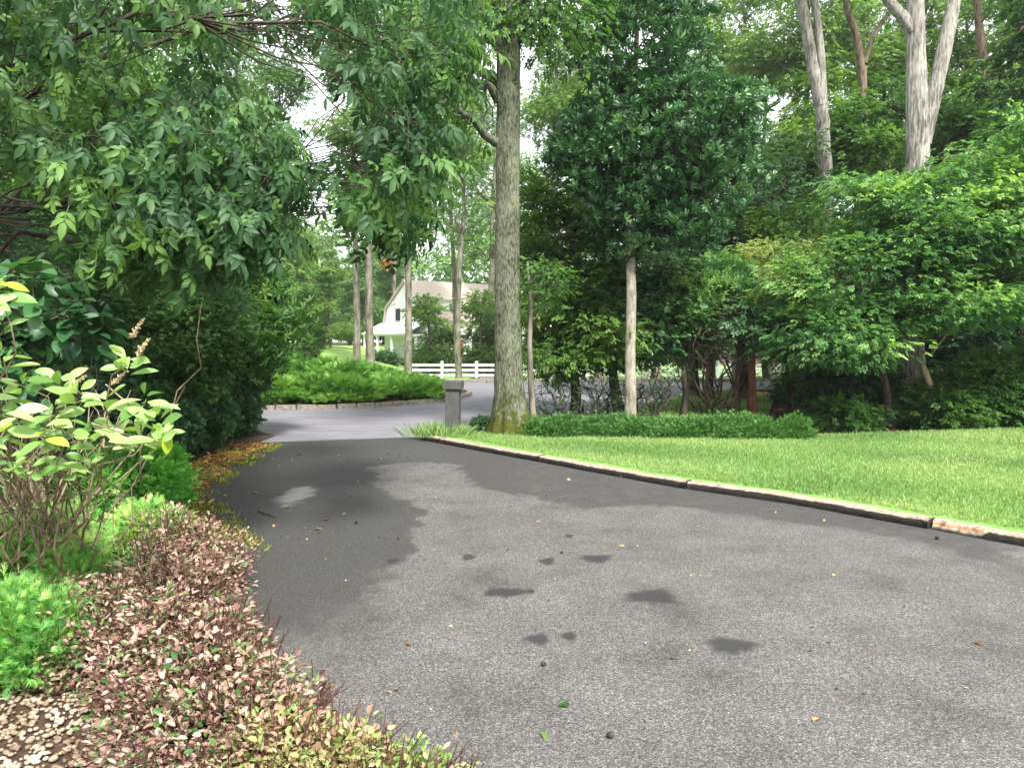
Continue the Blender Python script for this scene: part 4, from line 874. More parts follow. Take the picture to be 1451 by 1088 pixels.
def litter():
    r = np.random.default_rng(81)
    def leaf(name, lab, px, py, L, mat, tone, tm=LEAF, n=1, cat='leaf', group=None):
        p = gnd(px, py, .012); g = Geo(); D = r.normal(0, 1, (n, 3)) * [1, 1, .1]; scatter(g, np.repeat(p[None], n, 0), D, np.array([[0, 0, 1.]]).repeat(n, 0) + r.normal(0, .3, (n, 3)), np.full(n, L), tm, np.full(n, tone)); o = link_mesh(name, g, mat); tag(o, lab, cat, group)
    leaf('leaf_sprig', 'fresh green leaf sprig lying on the near drive', 795, 1001, .06, G_MID, .5, tm_sprig(7, .5, 9), 2, 'leaf sprig')
    leaf('fallen_leaf', 'single green leaf flat on the drive below the leaf sprig', 769, 1036, .062, G_LIGHT, .6)
    LG = 'fallen leaves on the drive'
    for px, py, L, t, lab in [(885, 774, .07, .85, 'curled tan leaf on the drive above the biggest oil spots'), (575, 911, .05, .3, 'reddish brown leaf on the drive near the bronze shrubs'), (1390, 913, .06, .25, 'dark reddish leaf at the far right of the drive'), (1152, 1021, .05, .8, 'pale tan leaf on the near right of the drive'), (490, 728, .06, .95, 'whitish curled leaf on the dark part of the drive'), (804, 678, .08, .95, 'pale leaf on the dark asphalt in the middle of the drive'), (766, 738, .045, .9, 'tiny pale leaf in the middle of the light asphalt'), (548, 979, .03, .95, 'tiny yellowish leaf near the lowest bronze shrubs'), (430, 748, .05, .9, 'whitish leaf left of the light patch'), (988, 746, .05, .95, 'pale leaf on the drive in front of the lawn edge'), (1390, 752, .05, .9, 'pale leaf by the splintered timber kerb'), (1160, 718, .08, .75, 'tan leaf lying against the bleached timber kerb'), (880, 676, .06, .85, 'pale leaf at the foot of the dark timber kerb'), (540, 650, .09, .85, 'tan leaf at the far end of the drive')]:
        leaf('fallen_leaf', lab, px, py, L, G_LITTER, t, group=LG)
    def nut(px, py, rad, lab):
        p = gnd(px, py, .005); u = np.linspace(0, math.pi, 8); v = np.linspace(0, 2 * math.pi, 12, endpoint=False)
        V = np.array([(math.sin(a) * math.cos(b) * rad, math.sin(a) * math.sin(b) * rad * .9, math.cos(a) * rad * .85) for a in u for b in v]); V *= 1 + .06 * r.normal(0, 1, (len(V), 1)); q = np.array([(i * 12 + j, (i + 1) * 12 + j, (i + 1) * 12 + (j + 1) % 12, i * 12 + (j + 1) % 12) for i in range(7) for j in range(12)])
        o = link_mesh('fallen_nut', Geo().add(V + p + [0, 0, rad * .8], [q]), B_DARK, smooth=True); tag(o, lab, 'nut', 'dark nuts on the drive')
    nut(865, 1045, .016, 'dark nut lying on the drive nearest the viewer'); nut(770, 943, .014, 'dark nut on the drive above the leaf sprig'); nut(796, 784, .013, 'small dark nut between the oil spots'); nut(505, 742, .016, 'dark nut on the left dark side of the drive'); nut(1328, 764, .018, 'dark nut near the splintered timber kerb'); nut(953, 934, .01, 'tiny dark nut left of the right oil spot')
    a = np.array([gnd(*p, .012) for p in [(366, 724), (376, 727), (384, 730), (391, 733)]]); g = Geo(); tubes(g, a, np.array([.008, .007, .009, .005]), 6, cap=True); o = link_mesh('twig', g, B_DARK); tag(o, 'short dark broken stick on the left of the drive', 'stick')
litter()

# ================================================================== RIGHT SIDE WOOD EDGE
def right_oaks():
    # pale forked oak
    Y = 15.2; f = lambda pts, Y: [at(px, py, Y) for px, py in pts]
    b = at(1292, 600, Y); b[2] = -.04
    tp = f([(1291, 606), (1290, 560), (1291, 480), (1295, 380), (1299, 280), (1301, 200), (1299, 130), (1298, 60), (1297, 0), (1296, -120), (1300, -260)], Y); tp[0][2] = -.04
    ex = np.zeros((0, 3))
    tree('oak_tree', 'stout pale barked oak with a raised fork, behind the layered green branches', 'tree', b, tp, [.32, .26, .23, .215, .21, .21, .185, .165, .155, .13, .07],
         [(8, 15.4, 11.5, 4, 4, 2.6), (9.5, 16, 9.8, 2.5, 2.5, 1.5)], 45, 50, .6, .16, SPRIG, G_MID, B_GREY, nmain=9, r0=.09, seed=61, sides=26, rough=.03, flare=.3,
         forks=[(f([(1309, 205), (1318, 160), (1331, 100), (1345, 40), (1356, -20), (1372, -150)], Y), [.13, .145, .14, .13, .115, .075]), (f([(1292, 45), (1281, 27), (1270, 15), (1252, -8), (1235, -60)], Y), [.12, .11, .10, .095, .07])], twf=.0)
    Y = 20.; b = at(1180, 580, Y); b[2] = -.04
    tp = f([(1182, 578), (1179, 520), (1174, 420), (1172, 300), (1169, 220), (1164, 150)], Y); tp[0][2] = -.04
    tree('oak_tree', 'slim pale oak splitting into two leaning stems near the top', 'tree', b, tp, [.25, .21, .18, .17, .165, .16],
         [(7, 20, 13.5, 3.6, 3.6, 2.6)], 42, 50, .6, .17, SPRIG, G_LIGHT, B_GREY, nmain=6, r0=.07, seed=62, sides=16, rough=.06,
         forks=[(f([(1164, 150), (1152, 95), (1143, 40), (1128, -30), (1110, -150)], Y), [.16, .14, .13, .12, .07]), (f([(1166, 150), (1164, 90), (1160, 40), (1149, -30), (1150, -150)], Y), [.11, .1, .09, .085, .05])], twf=0)
    Y = 24.; b = at(1222, 560, Y); b[2] = -.04
    tp = f([(1224, 553), (1223, 420), (1222, 300), (1223, 180), (1222, 95)], Y); tp[0][2] = -.04
    tree('oak_tree', 'thin grey oak with a crooked Y fork between the two paler oaks', 'tree', b, tp, [.2, .16, .145, .135, .125],
         [(10.6, 24, 15.5, 3.6, 3.6, 2.4)], 55, 60, .6, .18, SPRIG, G_MID, B_BROWN, nmain=6, r0=.06, seed=63, sides=14, rough=.06,
         forks=[(f([(1221, 95), (1214, 50), (1200, 15), (1196, -40), (1205, -120)], Y), [.12, .11, .1, .09, .05]), (f([(1225, 90), (1236, 55), (1252, 28), (1268, 8), (1290, -60)], Y), [.08, .075, .07, .06, .04])], twf=0)
    Y = 26.; b = at(1415, 550, Y); b[2] = -.04
    tp = f([(1416, 546), (1417, 400), (1418, 250), (1420, 160), (1412, 110)], Y); tp[0][2] = -.04
    tree('oak_tree', 'dark crooked oak with spreading limbs in the gap at the upper right', 'tree', b, tp, [.26, .22, .2, .18, .17],
         [(17, 26, 15.5, 4, 4, 2.4)], 50, 60, .6, .18, SPRIG, G_MID, B_BROWN, nmain=6, r0=.06, seed=64, sides=14, rough=.06,
         forks=[(f([(1412, 110), (1394, 90), (1388, 40), (1380, -40)], Y), [.15, .14, .13, .09]), (f([(1416, 130), (1432, 90), (1446, 40), (1470, -20)], Y), [.12, .11, .1, .07])], twf=0)
right_oaks()

# layered dogwood-like trees at the wood edge
def dog(lab, base, tp, tr, E, ncl, mat, seed, tone0=.5, nl=64, L=.125, tmp=SPRIG9, bm=B_DARK, **kw):
    return tree('dogwood_tree', lab, 'tree', base, tp, tr, E, ncl, nl, .42, L, tmp, mat, bm, nmain=10, r0=.05, seed=seed, flat=.32, droop=.2, up=1.3, outw=.8, shell=.3, twf=.02, tone0=tone0, tone_c=.2, group='layered understory trees', **kw)
b = at(1262, 585, 13.9); b[2] = -.03
dog('broad layered dogwood in front of the stout pale oak', b, [b, at(1255, 540, 13.9), at(1235, 490, 13.8), at(1225, 420, 13.7), at(1235, 340, 13.6)], [.075, .065, .055, .045, .03],
    [pe(1230, 400, 13.6, 120, 85, 1.3), pe(1330, 330, 13.4, 95, 62, 1.1), pe(1280, 295, 13.8, 90, 38, 1.0), pe(1185, 470, 13.4, 90, 55, .9), pe(1340, 430, 13.2, 100, 40, 1.0), pe(1215, 262, 13.8, 40, 14, .6), pe(1345, 245, 13.7, 60, 14, .6)], 205, G_DOG, 71)
b = at(1330, 590, 13.8); b[2] = -.03
dog('leaning pale stemmed dogwood right of the stout pale oak', b, [b, at(1318, 545, 13.8), at(1300, 500, 13.9), at(1330, 400, 13.6), at(1390, 320, 13.4)], [.06, .05, .045, .035, .02],
    [pe(1400, 325, 13.3, 95, 60, 1.1), pe(1440, 275, 13.6, 80, 45, 1.0), pe(1480, 390, 13.2, 90, 60, 1.0), pe(1385, 430, 12.7, 62, 16, .5), pe(1405, 215, 13.6, 50, 22, .6), pe(1450, 180, 13.8, 40, 26, .6)], 165, G_DOG, 72, tone0=.62, bm=B_TAN)
b = at(1120, 575, 18); b[2] = -.03
dog('yellowing dogwood between the slim pale oak and the tangled bare shrub', b, [b, at(1118, 520, 18), at(1108, 440, 18), at(1100, 370, 17.8)], [.07, .06, .05, .03],
    [pe(1100, 365, 17.0, 50, 26, 1.0), pe(1085, 405, 16.6, 60, 20, 1.0), pe(1140, 440, 16.4, 50, 22, .9), pe(1055, 440, 16.6, 40, 18, .8)], 80, G_YEL, 73, tone0=.5)
b = at(1160, 570, 18.5); b[2] = -.03
dog('green dogwood tucked behind the yellowing one', b, [b, at(1150, 500, 18.5), at(1140, 400, 18.5), at(1130, 310, 18.5)], [.08, .07, .05, .03],
    [pe(1120, 320, 18.6, 70, 45, 1.3), pe(1180, 380, 18.2, 80, 50, 1.3), pe(1080, 380, 18.6, 60, 50, 1.2), pe(1150, 500, 18, 70, 40, 1.)], 150, G_LIGHT, 74, tone0=.4)

# tangled laurel with bare stems
def laurel():
    b = gnd(1015, 588); t = shrub('mountain_laurel', 'twisted shrub with many bare dark stems and pale green leaves on top', 'shrub', (b[0], b[1], -.02),
        [pe(1000, 410, 15.8, 62, 26, .9), pe(1060, 430, 15.8, 48, 22, .8), pe(958, 435, 15.8, 36, 22, .8), pe(1015, 385, 16, 40, 22, .7)], 130, 26, .24, .10, RHODO, G_DOG, B_BROWN, nst=13, rst=.027, spread=.28, twf=.25, shell=.4, flat=.4, droop=-.6, up=0, outw=.8, zmin=1.7, tone0=.66, stem_bow=.28)
    # bare twig mass below the leaves
    r = np.random.default_rng(91); n = 430; C = np.array([at(1010, 470, 15.6)]); A = C + r.normal(0, 1, (n, 3)) * [.7, .4, .36]; B_ = A + r.normal(0, .3, (n, 3)) + [0, 0, .12]
    g = Geo(); tubes(g, curve_pts(A, B_, 6, r, .25, .05), np.linspace(.009, .003, 6)[None].repeat(n, 0), 4)
    S = np.array([b[0], b[1], 0]) + r.normal(0, .25, (14, 3)) * [1, 1, 0]; E = np.array([at(px, py, 15.8) for px, py in zip(r.uniform(930, 1090, 14), r.uniform(470, 540, 14))])
    tubes(g, curve_pts(S, E, 9, r, .3, .1), np.linspace(.026, .01, 9)[None].repeat(14, 0), 6)
    link_mesh('branches', g, B_BROWN, t, smooth=True)
laurel()

def stem_tree(lab, pts, rad, E, ncl, mat, seed, tone0=.4, name='understory_tree', bm=B_DARK, nl=44, L=.16, cr=.4, grp='shady understory trees behind the mounds', tmp=SPRIG, flat=.35, droop=.25, **kw):
    P = [at(*p) for p in pts]; P[0][2] = -.04
    return tree(name, lab, 'tree', P[0], P, rad, E, ncl, nl, cr, L, tmp, mat, bm, grp, nmain=9, r0=.045, seed=seed, flat=flat, droop=droop, twf=.02, tone0=tone0, outw=.7, **kw)
stem_tree('dark understory tree with a bending trunk between the mossy oak and the slim pale trunk', [(812, 600, 15), (818, 560, 15), (808, 500, 15), (800, 430, 15), (812, 360, 15), (808, 300, 15)], [.11, .095, .085, .075, .06, .03],
    [pe(800, 430, 15.2, 58, 60, 1.1), pe(770, 330, 15.6, 40, 80, 1.), pe(830, 350, 15.8, 50, 70, 1.), pe(850, 470, 15, 45, 45, 1.), pe(790, 505, 15, 50, 28, .9)], 190, G_LIGHT, 81, tone0=.34)
stem_tree('dark understory tree with broad leaves behind the slim pale trunk', [(880, 600, 16), (872, 560, 16), (866, 500, 16), (880, 440, 16)], [.12, .11, .08, .04],
    [pe(890, 470, 15.8, 72, 52, 1.1), pe(930, 430, 15.6, 42, 55, .9), pe(850, 430, 16.2, 60, 60, 1.1), pe(910, 395, 16.4, 60, 45, 1.0), pe(880, 500, 15.6, 55, 20, .8)], 150, G_BLUE, 82, tone0=.66, tmp=[LEAF, OBOV], nl=60, L=.15)
stem_tree('small dark tree left of the tangled laurel with a forked stem', [(967, 592, 15.4), (972, 560, 15.4), (968, 530, 15.4), (975, 470, 15.6)], [.08, .06, .05, .03],
    [pe(965, 440, 15.8, 36, 40, .8), pe(945, 470, 16, 36, 30, .7)], 50, G_MID, 83, tone0=.4)
# thin dark twisting shrubs in front of the pale road
def wiry(lab, px, py, tops, seed, n=3):
    r = np.random.default_rng(seed); b = gnd(px, py); t = thing('wiry_shrub', lab, 'shrub', b, 'wiry dark shrubs behind the mounds'); g = Geo(); Y = b[1]
    E = np.array([at(x, y, Y + r.normal(0, .25)) for x, y in tops]); k = len(E); P = curve_pts(np.array(b) + r.normal(0, .06, (k, 3)) * [1, 1, 0], E, 9, r, .16, .05); tubes(g, P, np.linspace(.034, .011, 9)[None].repeat(k, 0), 6)
    m = 34; S = P[r.integers(0, k, m), r.integers(3, 9, m)]; Q = S + r.normal(0, .28, (m, 3)) + [0, 0, .1]; tubes(g, curve_pts(S, Q, 5, r, .2, 0), np.linspace(.009, .004, 5)[None].repeat(m, 0), 4); link_mesh('stems', g, B_DARK, t, smooth=True)
    C = np.concatenate([Q, E]); f, _ = foliage(C, nrm(C - np.array(b)), r, 11, .2, .06, [FOLD, LEAF], .7, .1); link_mesh('foliage', f, G_DARK, t)
wiry('wiry dark shrub with crossing stems right of the mossy oak', 797, 600, [(770, 545), (785, 530), (800, 560), (765, 575), (782, 590)], 1)
wiry('wiry dark shrub with a single leaning stem below the dark foliage', 840, 600, [(830, 548), (845, 560), (855, 575), (826, 575), (850, 590)], 2)
wiry('wiry shrub at the foot of the slim pale trunk', 902, 598, [(925, 552), (910, 545), (930, 580), (890, 560)], 3)
wiry('wiry leaning stem in front of the sunny grass patch', 921, 597, [(942, 548), (950, 540), (935, 560)], 4)
wiry('wiry low brush between the two dark understory trees', 858, 598, [(846, 560), (868, 555), (880, 580), (872, 590), (838, 585)], 5)
# dark trunks against the fence
def bare_trunk(lab, px, py, Y, w, top, mat=B_DARK, name='dark_tree', lean=0, crown=True, seed=1):
    b = at(px, py, Y); b[2] = float(gz(b[0], b[1])) - .05; s = Y / F
    P = [b, at(px + lean * .2, py - 40, Y), at(px + lean * .6, (py + top) / 2, Y), at(px + lean, top, Y)]
    c = P[-1]
    tree(name, lab, 'tree', b, P, [w * s * .75, w * s * .52, w * s * .45, w * s * .2], [(c[0], c[1], c[2], 2.2, 2.2, 1.6), (c[0] + .5, c[1], c[2] - 1.8, 1.8, 1.8, 1.0)] if mat is not B_RED else [(c[0], c[1], c[2], .5, .5, .4)], 60 if mat is not B_RED else 8, 40, .5, .19, SPRIG, G_DARK, mat, 'dark trunked trees near the white fence', nmain=6, r0=.014 if mat is B_RED else .05, seed=seed, tone0=.55, twf=0, lm=B_DARK)
bare_trunk('thick dark trunk left of the tangled laurel against the white fence', 982, 562, 21, 13, 270, seed=3)
bare_trunk('thin dark trunk seen through the laurel stems', 1005, 566, 20, 9, 260, seed=4)
bare_trunk('thickest dark trunk right of the laurel stems', 1052, 566, 20, 17, 260, seed=5)
bare_trunk('reddish brown bare trunk at the right edge of the laurel', 1066, 592, 15, 11, 455, mat=B_RED, seed=6, name='red_barked_tree')

RS = 'leafy shrubs along the back of the lawn'
def rs(lab, px, py, Y, rx, ry, rd, n=130, mat=G_MID, tone0=.42, L=.15):
    c = at(px, py, Y); s = Y / F; b = (c[0], c[1], -.02)
    shrub('woodland_shrub', lab, 'shrub', b, [(c[0], c[1], c[2], rx * s, rd, ry * s), (c[0] + rx * s * .5, c[1], c[2] * .75, rx * s * .6, rd, ry * s * .7), (c[0] - rx * s * .5, c[1] + .2, c[2] * .6, rx * s * .6, rd, ry * s * .6)], n, 42, .24, L, SPRIG9, mat, B_DARK, group=RS, nst=8, rst=.014, flat=.4, droop=.1, twf=.02, shell=.5, tone0=tone0, zmin=.05)
rs('low green shrub in front of the dark hollow at the wood edge', 1195, 592, 13.6, 36, 22, .4, 60, L=.12)
rs('leafy shrub just right of the stout oak base', 1335, 580, 13.9, 36, 34, .6, 100)
rs('large leafy shrub at the right end of the lawn edge', 1400, 555, 14.2, 62, 52, .9, 190)
rs('leafy shrub at the far right border of the lawn', 1475, 550, 14.0, 60, 62, .9, 170)
rs('shaded shrub deep behind the dark hollow', 1150, 560, 19, 36, 26, .7, 80, G_DARK)
rs('dark shrub behind the stout oak base', 1262, 545, 18, 70, 48, 1.0, 150, G_DARK, .5)
rs('dark upper shrub filling the right wood edge', 1400, 465, 17.5, 95, 70, 1.2, 230, G_DARK, .45)
rs('dark shrub below the broad dogwood at the wood edge', 1215, 530, 15.8, 50, 36, .8, 120, G_DARK, .55)

# ================================================================== BACKGROUND TREES : prototypes, then copies
def proto_oak(seed, lab, mat, H=19, bare=7.5, W=3.8, ncl=130, r=.26, bm=B_FAR, fork=False):
    rg = np.random.default_rng(seed); z = np.linspace(0, H * .86, 7); wob = np.cumsum(rg.normal(0, .12, (7, 2)), 0); wob -= wob[0]
    tp = np.concatenate([wob, z[:, None]], 1); E = []
    for k in range(8):
        a = rg.uniform(0, 6.28); q = rg.uniform(0, .62) * W; zz = bare + (H - bare) * rg.uniform(.12, .88); E.append((math.cos(a) * q, math.sin(a) * q, zz, W * rg.uniform(.36, .62), W * rg.uniform(.36, .62), W * rg.uniform(.22, .38)))
    E.append((0, 0, H - 1.6, W * .5, W * .5, 1.6))
    return tree('oak_tree', lab, 'tree', (0, 0, 0), tp, np.linspace(r, r * .25, 7), E, ncl, 34, .6, .26, SPRIG, mat, bm, 'tall trees in the woods', nmain=9, r0=r * .45, flat=.5, droop=.3, seed=seed, sides=10, twf=0)
def proto_bushy(seed, lab, mat, H=9., W=2.8, ncl=170, zb=.8, name='understory_tree', L=.2):
    rg = np.random.default_rng(seed); tp = np.stack([np.cumsum(rg.normal(0, .07, 6)), np.cumsum(rg.normal(0, .07, 6)), np.linspace(0, H * .85, 6)], 1); tp[0, :2] = 0; E = []
    for k in range(9):
        a = rg.uniform(0, 6.28); u = rg.random(); q = rg.uniform(.1, .6) * W * (1.1 - .7 * u); E.append((math.cos(a) * q, math.sin(a) * q, zb + (H - zb) * u * .9 + .4, W * rg.uniform(.32, .55) * (1.15 - .5 * u), W * rg.uniform(.32, .55) * (1.15 - .5 * u), W * rg.uniform(.16, .3)))
    return tree(name, lab, 'tree', (0, 0, 0), tp, np.linspace(.12, .03, 6), E, ncl, 40, .46, L, SPRIG9, mat, B_BROWN, 'leafy understory trees in the woods', nmain=10, r0=.045, flat=.35, droop=.2, seed=seed, sides=8, twf=0)
GT = 'tall trees in the woods'; GU = 'leafy understory trees in the woods'
protos = {
 'oA': proto_oak(101, 'x', G_MID), 'oB': proto_oak(102, 'x', G_LIGHT, 21, 9, 4.0), 'oC': proto_oak(103, 'x', G_FAR, 18, 6.5, 4.2, 150), 'oD': proto_oak(104, 'x', G_MID, 22, 11, 3.4, 95, .22),
 'bA': proto_bushy(111, 'x', G_MID), 'bB': proto_bushy(112, 'x', G_LIGHT, 8), 'bC': proto_bushy(113, 'x', G_DARK, 10, 3.2, 200), 'bD': proto_bushy(114, 'x', G_FAR, 11, 3.4, 210), 'bE': proto_bushy(115, 'x', G_LIGHT, 4.2, 1.8, 90, .3)}
used = {k: False for k in protos}
def put(kind, px, Y, H=1., lab='', group=None, rot=None):
    x = (px - CX) / F * Y; loc = (x, Y, float(gz(x, Y)) - .05); p = protos[kind]; grp = group or (GT if kind[0] == 'o' else GU)
    rot = (px * 1.7 + Y * 2.3) % 6.28 if rot is None else rot
    if not used[kind]:
        used[kind] = True; p.location = loc; p.rotation_euler = (0, 0, rot); p.scale = (H, H, H); p['label'] = lab; p['group'] = grp
    else: dup(p, loc, rot, H, lab, grp)

# centre and left distance
put('oD', 578, 44, 1.05, 'tall slim trunk rising in front of the white house gable')
put('oB', 505, 50, 1.0, 'pale straight trunk left of the white house beyond the island')
put('oD', 402, 40, .8, 'slim tree above the rhododendron at the left', rot=2.)

put('oB', 340, 46, 1.0, 'tall light tree behind the rhododendron')
put('bE', 684, 54, 1.5, 'loose light green small tree in front of the right part of the white house'); put('bE', 612, 55, 1.45, 'small green tree before the tan roof of the white house'); put('bE', 712, 56, 1.1, 'small leafy tree beside the path, partly hidden by the mossy oak')
put('bA', 432, 44, .55, 'small tree with a low fork beyond the left of the juniper island'); put('bB', 468, 66, 1.0, 'light green tree on the left far lawn'); put('bB', 398, 58, 1.1, 'light bushy tree at the left end of the far lawn'); put('bD', 360, 52, 1.0, 'bushy far tree showing above the hedge at the left'); put('bB', 425, 74, 1.2, 'light tree at the far end of the bright lawn'); put('bD', 450, 88, 1.0, 'bushy tree closing the far lawn on the left'); put('bD', 495, 86, .9, 'bushy tree closing the far lawn beside the house'); put('bA', 525, 84, .9, 'green tree just left of the house porch'); put('bD', 400, 84, 1.1, 'bushy tree behind the far left lawn')
put('oB', 645, 62, 1.1, 'tall light tree behind the white house ridge, right side'); put('oC', 690, 56, 1.15, 'tall tree directly behind the mossy oak trunk'); put('oB', 560, 82, 1.05, 'far tree behind the white house gable'); put('bD', 515, 80, 1.1, 'far bushy tree left of the white house gable'); put('bD', 555, 90, 1.3, 'tall bushy tree right behind the gable'); put('bB', 380, 70, 1.5, 'tall light bushy tree at the far left of the lawn'); put('bD', 440, 80, 1.4, 'tall pale bushy tree in the middle of the far lawn')
put('oB', 651, 45, .85, 'light crowned tree with foliage left of the mossy oak'); put('oD', 525, 33, .9, 'sparse tree hanging over the road behind the island')
# middle, behind the umbrella tree
for kind, px, Y, H, lab in [('bB', 770, 36, .95, 'light bushy tree across the road right of the mossy oak'), ('bA', 845, 35, 1.0, 'bushy tree across the road behind the slim pale trunk'), ('bA', 925, 36, .9, 'green bushy tree across the road left of the laurel'), ('bD', 1010, 36, 1.0, 'bushy tree beyond the fence behind the laurel'), ('bA', 1085, 31, 1.0, 'bushy tree beyond the road behind the yellowing dogwood'),
    ('oB', 790, 42, .95, 'tall tree between the mossy oak and the umbrella tree'), ('oB', 850, 48, 1.0, 'tall light tree behind the left side of the umbrella tree'), ('oC', 930, 44, 1.0, 'tall tree behind the middle of the umbrella tree'), ('oB', 1045, 40, 1.05, 'light tall tree right of the umbrella tree top'), ('oD', 1000, 54, 1.1, 'slim tall tree behind the right side of the umbrella tree'), ('oD', 810, 60, 1.1, 'far slim tree in the gap beside the mossy oak'),
    ('oC', 745, 70, 1.1, 'far tree seen past the right side of the mossy oak'), ('oA', 1090, 47, 1.1, 'tall tree in the bright gap left of the slim pale oak')]: put(kind, px, Y, H, lab)
# right wood
for kind, px, Y, H, lab in [('bB', 1140, 25, 1.2, 'bushy green tree behind the slim pale oak'), ('bA', 1205, 23, 1.0, 'mid green bushy tree between the slim and the stout pale oaks'), ('bA', 1250, 27, 1.25, 'tall bushy tree behind the Y forked oak'), ('bA', 1330, 22, 1.0, 'mid green bushy tree behind the raised fork of the stout oak'), ('bD', 1385, 24, 1.05, 'bushy tree right of the stout pale oak'), ('bC', 1455, 19, 1.05, 'dark bushy tree at the right edge of the wood'), ('bA', 1500, 23, 1.2, 'bushy tree at the right border deep in the wood'),
    ('bD', 1165, 33, 1.2, 'far bushy tree between the thin trunks of the right wood'), ('bB', 1290, 32, 1.5, 'far light bushy tree behind the stout pale oak'), ('bB', 1420, 33, 1.5, 'far light bushy tree behind the dark crooked oak'),
    ('oB', 1130, 38, 1.05, 'tall tree top left of the slim pale oak'), ('oB', 1215, 40, 1.05, 'tall light tree between the pale oaks'), ('oB', 1275, 41, 1.1, 'tall light full tree behind the stout oak'), ('oB', 1350, 39, 1.0, 'tall light tree behind the right limb of the stout oak'), ('oD', 1462, 44, 1.1, 'slim tall tree behind the crooked oak'), ('oB', 1490, 32, 1.05, 'tall light tree at the right edge'), ('oC', 1560, 26, 1., 'tall tree just past the right edge'), ('bA', 1580, 17, 1., 'bushy tree just past the right edge of the lawn')]: put(kind, px, Y, H, lab)
# left wood
for kind, px, Y, H, lab in [('bB', 40, 14, .9, 'light leafy tree behind the hickory at the far left'), ('bB', 150, 17, 1.0, 'light leafy tree behind the drooping hickory leaves'), ('bA', 240, 19, .95, 'green leafy tree behind the drooping hickory leaves'), ('bA', -60, 12, 1.0, 'green tree at the left border behind the hydrangea'), ('bD', 320, 25, .95, 'bushy tree above the rhododendron'), ('bA', 90, 24, 1.15, 'leafy tree deeper in the left wood'), ('bD', 200, 30, 1.1, 'bushy tree deep in the left wood'),
    ('oB', 30, 27, 1.0, 'tall light tree in the left wood near the border'), ('oA', 130, 33, 1.05, 'tall tree in the left wood behind the hickory'), ('oB', 250, 36, 1.05, 'tall light tree in the left wood above the holly'), ('oD', -40, 22, 1., 'slim tall tree at the left border')]: put(kind, px, Y, H, lab)
# brown leaved young tree stem at the left
tree('slender_sapling', 'thin brown sapling with bending stems at the left under the hickory', 'sapling', at(15, 620, 9) * [1, 1, 0], [at(10, 640, 9) * [1, 1, 0], at(12, 480, 9), at(14, 360, 9), at(26, 260, 9), at(40, 200, 9), at(28, 120, 9)], [.045, .04, .035, .03, .025, .012],
     [pe(20, 130, 9, 70, 60, .6), pe(70, 230, 9.2, 60, 40, .6)], 30, 30, .3, .13, SPRIG, G_LIGHT, B_BROWN, nmain=5, r0=.02, seed=9, flare=0, twf=.1)

def distant():
    r = np.random.default_rng(121); n = 80; a = np.linspace(-1.15, 1.15, n) + r.normal(0, .02, n); d = r.uniform(92, 118, n); x = np.sin(a) * d * 1.15; y = 30 + np.cos(a) * d * .72
    g = Geo(); C = []; 
    for i in range(n):
        h = r.uniform(12, 20); k = 64; z0 = float(gz(x[i], y[i])); e = [(x[i], y[i], z0 + h * .58, 4.2, 4.2, h * .42), (x[i] + r.normal(0, 2), y[i], z0 + h * .3, 4, 4, h * .26)]; c, o = ell_pts(e, k, r, .4); C.append((c, o))
        tubes(g, np.array([[x[i], y[i], z0 - .2], [x[i] + r.normal(0, .3), y[i], z0 + h * .6]]), np.array([.3, .12]), 6, tone=.0)
    c = np.concatenate([q[0] for q in C]); o = np.concatenate([q[1] for q in C]); f, _ = foliage(c, o, r, 52, 1.15, .62, [FOLD, DIAW], .6, .25, tone0=.6); f.add(np.concatenate(g.V), g.F, np.concatenate(g.T) * 0)
    ob = link_mesh('distant_woods', f, G_FAR); tag(ob, 'hazy mass of far trees closing off the view', 'woods', kind='stuff')
distant()

